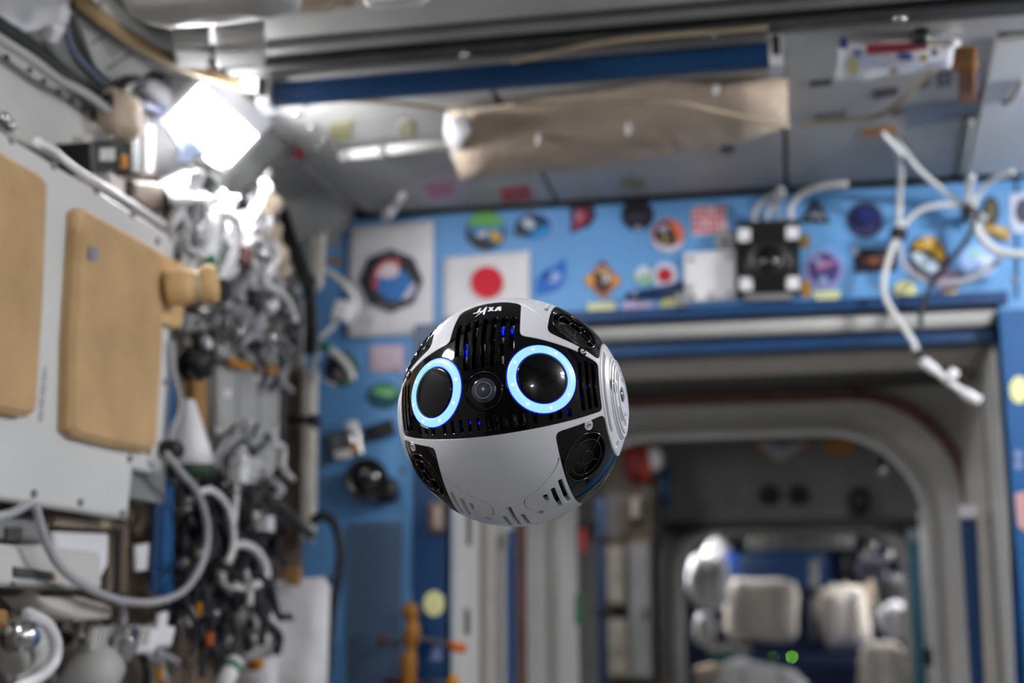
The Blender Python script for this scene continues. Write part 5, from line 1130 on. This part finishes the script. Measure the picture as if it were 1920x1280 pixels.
for i in range(40):
    x = rnd.uniform(336, 520); y = rnd.uniform(330, 470); L = rnd.uniform(70, 200)
    m_ = rnd.choice(['white_cable', 'white_cable', 'grey_cable'])
    o = cable('cable', wander(x, y, x + rnd.uniform(-60, 60), y + L, 6, 34), rnd.uniform(.003, .0075), M[m_])
    tag(o, ('white' if m_ == 'white_cable' else 'grey') + ' cable in the bright tangle below the lit lamp', 'cable', ('white' if m_ == 'white_cable' else 'grey') + ' cables in the upper tangle')
for i in range(46):
    x = rnd.uniform(330, 520); y = rnd.uniform(880, 1010); L = rnd.uniform(120, 330)
    o = cable('cable', wander(x, y, x + rnd.uniform(-50, 40), y + L, 7, 26), rnd.uniform(.004, .009), M['dark_cable'])
    tag(o, 'dark braided cable in the lower tangle beside the blue post', 'cable', 'dark braided cables in the lower tangle')
for i in range(26):
    x = rnd.uniform(405, 545); y = rnd.uniform(500, 640); L = rnd.uniform(50, 140)
    m_ = rnd.choice(['dark_cable', 'grey_cable', 'grey_cable'])
    o = cable('cable', wander(x, y, x + rnd.uniform(-60, 60), y + L, 6, 30, -1.12, -1.03), rnd.uniform(.003, .007), M[m_])
    tag(o, m_.split('_')[0] + ' cable in the middle tangle left of the black arm', 'cable', m_.split('_')[0] + ' cables in the middle tangle')
for i in range(18):
    x = rnd.uniform(400, 520); y = rnd.uniform(780, 880); L = rnd.uniform(40, 120)
    m_ = ['white_cable', 'grey_cable', 'dark_cable'][i % 3]
    o = cable('cable', wander(x, y, x + rnd.uniform(-50, 50), y + L, 5, 26, -1.1, -1.02), rnd.uniform(.004, .008), M[m_])
    tag(o, m_.split('_')[0] + ' cable end over the lower half of the pale grey rack module', 'cable', m_.split('_')[0] + ' cables over the rack module')
for i in range(16):
    x = rnd.uniform(10, 290); y = rnd.uniform(1120, 1220); L = rnd.uniform(60, 140)
    o = cable('cable', wander(x, y, x + rnd.uniform(-40, 40), y + L, 5, 30, -1.12, -1.05), rnd.uniform(.004, .007), M[rnd.choice(['grey_cable', 'dark_cable', 'beige_metal'])])
    tag(o, 'short cable behind the boxes at the lower left', 'cable', 'cables behind the lower left boxes')
def connector(c, d, r, m): return MB().tube([c, c + d * .012, c + d * .0125, c + d * .03, c + d * .0305, c + d * .04], [r * .8, r * .8, r, r, r * .6, r * .5], 12).build('connector', M[m], None, True)
for i in range(44):
    x = rnd.uniform(336, 530); y = rnd.uniform(340, 640); d = Vector((rnd.uniform(-.2, 1), rnd.uniform(-1, .3), rnd.uniform(-1, 1))).normalized()
    tag(connector(LX(x, y, rnd.uniform(-1.08, -1.0)), d, rnd.uniform(.007, .013), rnd.choice(['steel', 'steel', 'white_plastic', 'dull_steel'])), 'small shiny connector in the tangle above the pale rack module', 'connector', 'connectors in the upper tangle')
for i in range(34):
    x = rnd.uniform(320, 540); y = rnd.uniform(800, 1250); d = Vector((rnd.uniform(-.2, 1), rnd.uniform(-1, .3), rnd.uniform(-1, 1))).normalized()
    tag(connector(LX(x, y, rnd.uniform(-1.08, -1.0)), d, rnd.uniform(.006, .012), rnd.choice(['dull_steel', 'dark_cable', 'white_plastic', 'dull_steel', 'amber' if i % 9 == 0 else 'dull_steel'])), 'small connector in the lower cable tangle', 'connector', 'connectors in the lower tangle')
for lab, x, y, m in (('orange cable tag in the lower tangle', 373, 1140, 'amber'), ('orange cable marker under the white tag strip', 394, 1196, 'orange'), ('amber strip at the foot of the dark cables', 300, 1262, 'amber'), ('black box in the middle of the upper tangle', 480, 560, 'near_black'), ('black oblong box under the white bottle', 418, 540, 'near_black'), ('dark red plug above the pale rack module', 460, 480, 'seal_brown'), ('white plug block at the foot of the rack module', 450, 888, 'white_plastic'), ('light blue clip cluster above the white sack', 500, 980, 'clear_film')):
    t = thing('cable_tag' if m in ('amber', 'orange') else 'connector_box', lab, 'tag' if m in ('amber', 'orange') else 'box'); s_ = (.004, .006, .012) if m in ('amber', 'orange') else (.012, .02, .016)
    q = LX(x, y, -.985); MB().box(tuple(q - Vector(s_)), tuple(q + Vector(s_) * .8)).build('body', M[m], t); MB().cyl(q, q + Vector((0, .01, -s_[2] * 1.6)), s_[0] * .5, 8).build('lead', M['dark_cable'], t)

# ------------------------------------------------------------------ hatch way and node beyond
t = thing('handrail', 'slim blue upright handrail on the left wall of the hatch way', 'handrail')
MB().box((HX0 + .03, 3.755, .1), (HX0 + .05, 3.775, CZ + .25)).build('bar', M['mid_blue'], t); MB().box((HX0, 3.75, CZ + .2), (HX0 + .035, 3.78, CZ + .24)).build('foot', M['steel'], t); MB().box((HX0, 3.75, .12), (HX0 + .035, 3.78, .16)).build('foot', M['steel'], t)
t = thing('handrail', 'wide blue upright handrail hanging from a white bracket on the right of the hatch', 'handrail')
q = lambda x, y, Y: P(x, y, ('Y', Y))
MB().prism([q(1800, 974, 3.5), q(1829, 972, 3.5), q(1845, 1300, 3.5), q(1855, 1500, 3.5), q(1832, 1500, 3.5), q(1821, 1300, 3.5)], (0, -1, 0), .03, 0, .005).build('bar', M['deep_blue'], t)
MB().prism([q(1798, 950, 3.5), q(1832, 948, 3.5), q(1832, 974, 3.5), q(1799, 974, 3.5)], (0, -1, 0), .045, 0, .004).build('bracket', M['white_plastic'], t)
for lab, x0, y0, x1, y1, X, m in (('small green tag on the white reveal left of the hatch', 1078, 1112, 1090, 1170, HC - .52, 'green_tape'), ('faint red tag on the white reveal left of the hatch', 1086, 990, 1098, 1034, HC - .52, 'red_print')):
    tag(slab('hatch_tag', rectpx(x0, y0, x1, y1), ('X', X), .004, M[m]), lab, 'tag')
for lab, x, y in (('upper brown clip beside the brown hatch seal', 966, 1031), ('lower brown clip beside the brown hatch seal', 966, 1268)):
    q0 = P(x, y, ('Y', 4.0)); tag(MB().blob(q0, (.02, .02, .014), e=.6).build('seal_clip', M['card'], None, True), lab, 'clip')
q0 = P(1608, 744, ('Y', 4.02)); tag(MB().blob(q0, (.03, .02, .02), e=.6).build('seal_clip', K(90, 88, 50), None, True), 'olive clip at the top bend of the hatch seal', 'clip')
q0 = P(1618, 678, ('Y', 3.9)); tag(MB().blob(q0, (.035, .03, .03), e=.6).build('light_sensor', M['near_black'], None, True), 'black knob under the dark passage ceiling', 'knob')
t = thing('hinge_fitting', 'pinkish hinge fitting at the upper right of the hatch way', 'hinge'); p = P(1845, 704, ('Y', 3.6)); MB().cyl(p - Vector((.02, 0, 0)), p + Vector((.02, 0, 0)), .008, 12).build('pin', M['beige_metal'], t, True); MB().box(tuple(p - Vector((.032, .01, .012))), tuple(p + Vector((-.02, .01, .012)))).build('lug', M['dark_grey'], t)
MB().box(tuple(p + Vector((.02, -.01, -.012))), tuple(p + Vector((.03, .01, .012)))).build('lug', M['dark_grey'], t)
tag(slab('red_tag', [(1828, 774), (1848, 774), (1848, 786), (1828, 786)], ('Y', 3.8), .006, M['red_print']), 'small red tag on the right liner of the hatch way', 'tag')
# dark hatch hardware at upper right inside of the frame
t = thing('hatch_latch', 'black curved latch arm inside the upper right of the hatch', 'latch')
MB().tube(spline([P(x, y, ('Y', 4.35)) for x, y in ((1680, 852), (1702, 872), (1728, 908), (1748, 946), (1756, 980))], 5), .022, 10).build('arm', M['near_black'], t, True)
MB().tube(spline([P(x, y, ('Y', 4.4)) for x, y in ((1660, 834), (1652, 856), (1646, 874))], 4), .013, 10).build('lever', M['near_black'], t, True); MB().blob(P(1656, 888, ('Y', 4.38)), (.03, .03, .03), e=1).build('knob', M['dull_steel'], t, True)
mm('locker_tan', (150, 142, 130), .6, var=.08)
# far wall of the node: items
FWp = ('Y', 7.38)
def fbox(name, label, cat, pts, Y, m, th=.2, bev=.015): 
    t = thing(name, label, cat); slab('body', pts, ('Y', Y), th, M[m], t, -th / 2, bev); return t
t = fbox('stowage_box', 'beige stowage locker in the dark node left of the far hatch', 'locker', [(1137, 1024), (1174, 1024), (1174, 1136), (1137, 1134)], 6.6, 'locker_tan'); slab('handle', rectpx(1150, 1076, 1160, 1082), ('Y', 6.5), .02, M['dull_grey'], t)
t = fbox('stowage_box', 'lower beige stowage locker under the first one in the node', 'locker', [(1137, 1160), (1178, 1160), (1182, 1270), (1138, 1270)], 6.6, 'locker_tan'); slab('handle', rectpx(1152, 1208, 1164, 1214), ('Y', 6.48), .02, M['dull_grey'], t)
t = fbox('stowage_box', 'tall grey-brown locker door next to the beige lockers', 'locker', [(1180, 1018), (1222, 1016), (1226, 1272), (1184, 1272)], 6.6, 'dull_grey'); slab('handle', rectpx(1208, 1140, 1214, 1160), ('Y', 6.5), .02, M['near_black'], t)
fbox('stowage_box', 'black narrow locker edge left of the far hatch', 'locker', [(1226, 930), (1240, 930), (1242, 1272), (1228, 1272)], 6.6, 'near_black')
t = thing('handrail', 'deep blue upright rail in the node left of the lockers', 'handrail'); MB().box((P(1120, 1000, ('Y', 5.8)).x, 5.78, .1), (P(1136, 1000, ('Y', 5.8)).x, 5.82, P(1120, 934, ('Y', 5.8)).z)).build('bar', K(0, 32, 66), t); MB().box((P(1114, 1000, ('Y', 5.8)).x, 5.77, P(1120, 1012, ('Y', 5.8)).z), (P(1140, 1000, ('Y', 5.8)).x, 5.84, P(1120, 1000, ('Y', 5.8)).z)).build('collar', M['near_black'], t)
MB().box((P(1114, 1000, ('Y', 5.8)).x, 5.77, P(1120, 1150, ('Y', 5.8)).z), (P(1140, 1000, ('Y', 5.8)).x, 5.84, P(1120, 1140, ('Y', 5.8)).z)).build('collar', M['near_black'], t)
t = thing('stowage_bag', 'red stowage bag peeking out right of the robot', 'bag'); MB().blob(P(1196, 870, ('Y', 6.64)), (.13, .11, .155), e=.6, nz=.15).build('bag', K(128, 18, 8), t, True); MB().blob(P(1212, 880, ('Y', 6.59)), (.036, .09, .12), e=.6).build('orange_flap', K(170, 48, 18), t, True)
t = thing('stowage_bag', 'small white bag on the right of the red one', 'bag'); MB().blob(P(1228, 862, ('Y', 6.65)), (.07, .1, .1), e=.6, nz=.2).build('bag', M['white_cloth'], t, True)
t = thing('fabric_roll', 'blue upright cloth roll below the small white bag', 'cloth'); MB().cyl(P(1246, 876, ('Y', 6.675)), P(1246, 950, ('Y', 6.675)), .03, 14).build('roll', K(4, 48, 84), t, True)
t = thing('cable_box', 'pale upright box among brown straps under the red bag', 'box'); slab('body', [(1186, 934), (1204, 934), (1204, 974), (1186, 974)], ('Y', 6.7), .1, M['cream_bag'], t, 0, .01); slab('strap', [(1160, 950), (1182, 944), (1180, 1000), (1160, 1004)], ('Y', 6.7), .06, M['brown_metal'], t)
tag(slab('amber_tape', [(1190, 1008), (1226, 1012), (1226, 1022), (1192, 1020)], ('Y', 6.7), .02, M['card']), 'brown tape strip above the locker doors in the node', 'tape')
tag(slab('wall_plate', [(1140, 920), (1180, 930), (1180, 1010), (1140, 1010)], ('Y', 6.7), .03, M['dull_grey']), 'dull grey plate behind the pale upright box in the node', 'plate')
t = thing('winged_emblem', 'pale winged emblem with orange edges on the upper wall of the dark node', 'emblem')
slab('orange_edge', [(1400, 826), (1424, 826), (1452, 832), (1470, 838), (1490, 830), (1530, 826), (1522, 838), (1490, 850), (1468, 868), (1450, 866), (1428, 852)], FWp, .006, K(170, 116, 64), t)
slab('pale_wing', [(1418, 828), (1448, 832), (1470, 842), (1494, 832), (1516, 828), (1508, 836), (1488, 848), (1466, 864), (1452, 862), (1434, 846)], FWp, .006, K(190, 198, 214), t, .006)
tag(slab('wall_label', [(1546, 826), (1600, 826), (1600, 850), (1546, 850)], FWp, .006, M['amber']), 'amber oblong label on the upper wall of the dark node', 'label')
for lab, x in (('left dark round speaker on the upper node wall', 1444), ('right dark round speaker on the upper node wall', 1498)):
    t = thing('wall_speaker', lab, 'speaker'); p = P(x, 928, FWp); MB().lathe([(.05, 0), (.05, .03), (.042, .03), (.036, .018)], p, (0, -1, 0), 22).build('rim', M['near_black'], t, True); MB().lathe([(.036, .01), (.012, .02)], p, (0, -1, 0), 22).build('cone', M['dark_grey'], t, True)
tag(MB().blob(P(1612, 938, ('Y', 7.3)), (.1, .06, .12), e=.6, nz=.2).build('cable_knot', M['near_black'], None, True), 'black cable knot right of the round speakers', 'knot')
struct(MB().box((NX0, 7.25, P(1400, 994, ('Y', 7.3)).z), (NX1, 7.36, P(1400, 976, ('Y', 7.3)).z)).build('trim_10', M['near_black']))
# right side of the node: upright rails
for lab, x0, x1, Y, y0, m in (('teal upright post at the right of the far hatch', 1700, 1720, 6.6, 992, 'teal'), ('grey upright strip between the teal posts', 1722, 1742, 6.0, 960, 'dull_grey'), ('slim teal post in front of the grey strip', 1748, 1760, 5.2, 1000, 'teal'), ('beige upright panel right of the slim teal post', 1764, 1800, 4.7, 960, 'beige_metal')):
    a, b = P(x0, y0, ('Y', Y)), P(x1, y0, ('Y', Y)); t = thing('upright_post', lab, 'post'); MB().box((a.x, Y, .05), (b.x, Y + .05, a.z)).build('column', M[m], t); MB().box((a.x + .004, Y - .01, a.z - .05), (b.x - .004, Y, a.z - .01)).build('end_plate', M['dull_grey' if m != 'dull_grey' else 'dark_grey'], t)
t = thing('post_clamp', 'black clamp low on the slim teal post', 'clamp'); p = P(1756, 1232, ('Y', 5.15)); MB().box(tuple(p - Vector((.04, .01, .03))), tuple(p + Vector((.04, .04, .03)))).build('body', M['near_black'], t); MB().cyl(p, p + Vector((0, -.03, 0)), .012, 10).build('knob', M['dark_grey'], t)
t = thing('navy_strap', 'navy box strap at the top of the teal posts', 'strap'); slab('strap', [(1746, 958), (1766, 958), (1770, 1004), (1750, 1008)], ('Y', 5.2), .03, M['navy'], t, 0, .003); slab('buckle', rectpx(1752, 996, 1766, 1004), ('Y', 5.17), .008, M['near_black'], t)

# ------------------------------------------------------------------ far room: bags and equipment
def bag(name, label, x, y, Y, w_, h, d, m, e=.4, nz=.12, seed=0, rot=0, extra=None):
    t = thing(name, label, 'bag'); c = P(x, y, ('Y', Y)); R = Matrix.Rotation(math.radians(rot), 3, 'Y'); k = Y / FPX
    MB().blob(c, (w_ * k, d, h * k), R, e, nz, 6, (24, 16), seed).build('bag', M[m] if isinstance(m, str) else m, t, True)
    for dx in (-.22, .22): MB().box((c.x + dx * w_ * k - .012, c.y - d / 2 - .008, c.z - h * k * .36), (c.x + dx * w_ * k + .012, c.y - d / 2 + .03, c.z + h * k * .36)).build('strap', M['cabin_grey'] if m != 'navy' else M['deep_blue'], t)
    return t
bag('stowage_bag', 'large cream stowage bag in the middle of the far hatch', 1428, 1144, 8.6, 128, 112, .4, 'cream_bag', .35, .12, 1, 3)
bag('stowage_bag', 'cream stowage bag on the right side of the far hatch', 1582, 1156, 8.8, 84, 112, .4, 'cream_bag', .45, .15, 2, -6)
bag('stowage_bag', 'tan-grey bag wedged above the right cream bag', 1622, 1112, 9.3, 84, 70, .3, 'beige_cloth', .6, .2, 3, -30)
bag('stowage_bag', 'white wrapped bundle at the upper left of the far hatch', 1330, 1090, 8.3, 76, 96, .3, 'white_cloth', .8, .25, 4)
bag('stowage_bag', 'small white bundle with a yellow tip above the white wrapped one', 1346, 1036, 8.68, 48, 46, .2, 'white_cloth', .8, .25, 5, 30)
bag('stowage_bag', 'white flat bag lying in front of the green status light', 1430, 1288, 7.85, 150, 84, .2, 'white_cloth', .55, .15, 6, 14)
bag('stowage_bag', 'grey-cream bag at the lower right of the far hatch', 1656, 1256, 7.93, 84, 96, .3, 'cream_bag', .6, .2, 7)
bag('stowage_bag', 'white corner bag at the right rim of the far hatch', 1678, 1164, 8.4, 56, 60, .2, 'white_cloth', .6, .2, 8, -35)
bag('stowage_bag', 'small white bag under the white wrapped bundle', 1322, 1180, 8.4, 36, 56, .2, 'white_cloth', .7, .2, 9)
bag('stowage_bag', 'tan bag at the lower left of the far hatch', 1366, 1270, 8.1, 120, 50, .2, 'beige_cloth', .5, .15, 10)
t = thing('stowage_bag', 'navy blue padded bag filling the top of the far hatch', 'bag'); c = P(1462, 1070, ('Y', 9.6)); MB().blob(c, (.66, .3, .28), e=.35, nz=.1).build('bag', M['deep_blue'], t, True); MB().box((c.x - .3, c.y - .17, c.z - .01), (c.x + .3, c.y - .14, c.z + .03)).build('strap', M['navy'], t)
t = thing('stowage_bag', 'small royal blue bag next to the white wrapped bundle', 'bag'); MB().blob(P(1374, 1054, ('Y', 8.6)), (.1, .1, .12), e=.5, nz=.15).build('bag', K(24, 76, 158), t, True)
t = thing('worktop', 'navy blue table top below the cream bags', 'table'); a, b = P(1400, 1232, ('Y', 8.3)), P(1700, 1222, ('Y', 8.3)); MB().box((a.x, 8.25, a.z - .05), (b.x, 9.2, a.z)).build('top', M['navy'], t); MB().box((a.x + .05, 8.4, CZ - 1.05), (a.x + .12, 8.5, a.z - .05)).build('leg', M['near_black'], t); MB().box((b.x - .12, 8.4, CZ - 1.05), (b.x - .05, 8.5, a.z - .05)).build('leg', M['near_black'], t)
t = thing('worktop', 'teal board at the lower left of the far hatch', 'board'); a, b = P(1332, 1222, ('Y', 8.2)), P(1400, 1240, ('Y', 8.2)); MB().box((a.x, 8.2, b.z), (b.x, 8.6, a.z)).build('board', K(16, 110, 120), t); MB().box((a.x - .02, 8.18, a.z), (b.x + .02, 8.62, a.z + .03)).build('pale_edge', M['cabin_grey'], t)
for lab, x, r, m in (('bright green status light below the cream bags', 1485, .0035, 'g1'), ('dim green status light left of the bright one', 1450, .002, 'g2')):
    t = thing('status_light', lab, 'light'); p = P(x, 1231, ('Y', 8.24)); MB().lathe([(.01, 0), (.01, .006)], p, (0, -1, 0), 12).build('socket', M['near_black'], t); MB().blob(p + Vector((0, -.008, 0)), (2 * r,) * 3, e=1, seg=(10, 8)).build('light', mat('green_light_' + m, (150, 255, 60), .5, var=0, emit=20 if m == 'g1' else 8), t, True)
t = thing('ceiling_duct', 'grey ribbed duct across the top of the far hatch', 'duct'); a, b = P(1400, 1020, ('Y', 8.2)), P(1600, 1016, ('Y', 8.2)); MB().cyl(a, b, .035, 16).build('duct', M['cabin_grey'], t, True)
for i in range(7): p = a.lerp(b, (i + .5) / 7); MB().lathe([(.036, -.008), (.039, 0), (.036, .008)], p, b - a, 16).build('duct_ring', M['dull_grey'], t, True)
t = thing('handrail', 'grey upright pole between the two cream bags', 'handrail'); MB().cyl(P(1526, 1050, ('Y', 9.2)), P(1528, 1200, ('Y', 9.2)), .03, 12).build('pole', M['dull_grey'], t, True); MB().lathe([(.032, -.03), (.045, 0), (.032, .03)], P(1527, 1110, ('Y', 9.2)), (0, 0, 1), 12).build('clamp', M['near_black'], t, True)
for lab, x, y in (('upper shiny round fitting at the right of the far hatch', 1633, 1026), ('lower shiny round fitting at the right of the far hatch', 1663, 1042)):
    t = thing('chrome_fitting', lab, 'fitting'); p = P(x, y, ('Y', 8.2)); MB().blob(p, (.06, .05, .06), e=1).build('ball', M['white_plastic'], t, True); MB().cyl(p, p + Vector((-.03, .02, -.12)), .012, 8).build('stem', M['dull_steel'], t, True)
t = thing('camera_rig', 'grey-violet equipment cluster under the shiny round fittings', 'equipment'); MB().blob(P(1634, 1066, ('Y', 8.3)), (.16, .12, .12), e=.5, nz=.2).build('body', K(120, 120, 150), t, True); MB().blob(P(1606, 1064, ('Y', 8.4)), (.14, .1, .18), e=.5, nz=.2).build('cover', M['near_black'], t, True)
t = thing('stowage_bag', 'black net bag at the right rim under the equipment cluster', 'bag'); MB().blob(P(1672, 1110, ('Y', 8.75)), (.18, .1, .22), e=.7, nz=.25).build('bag', M['near_black'], t, True)

settle()
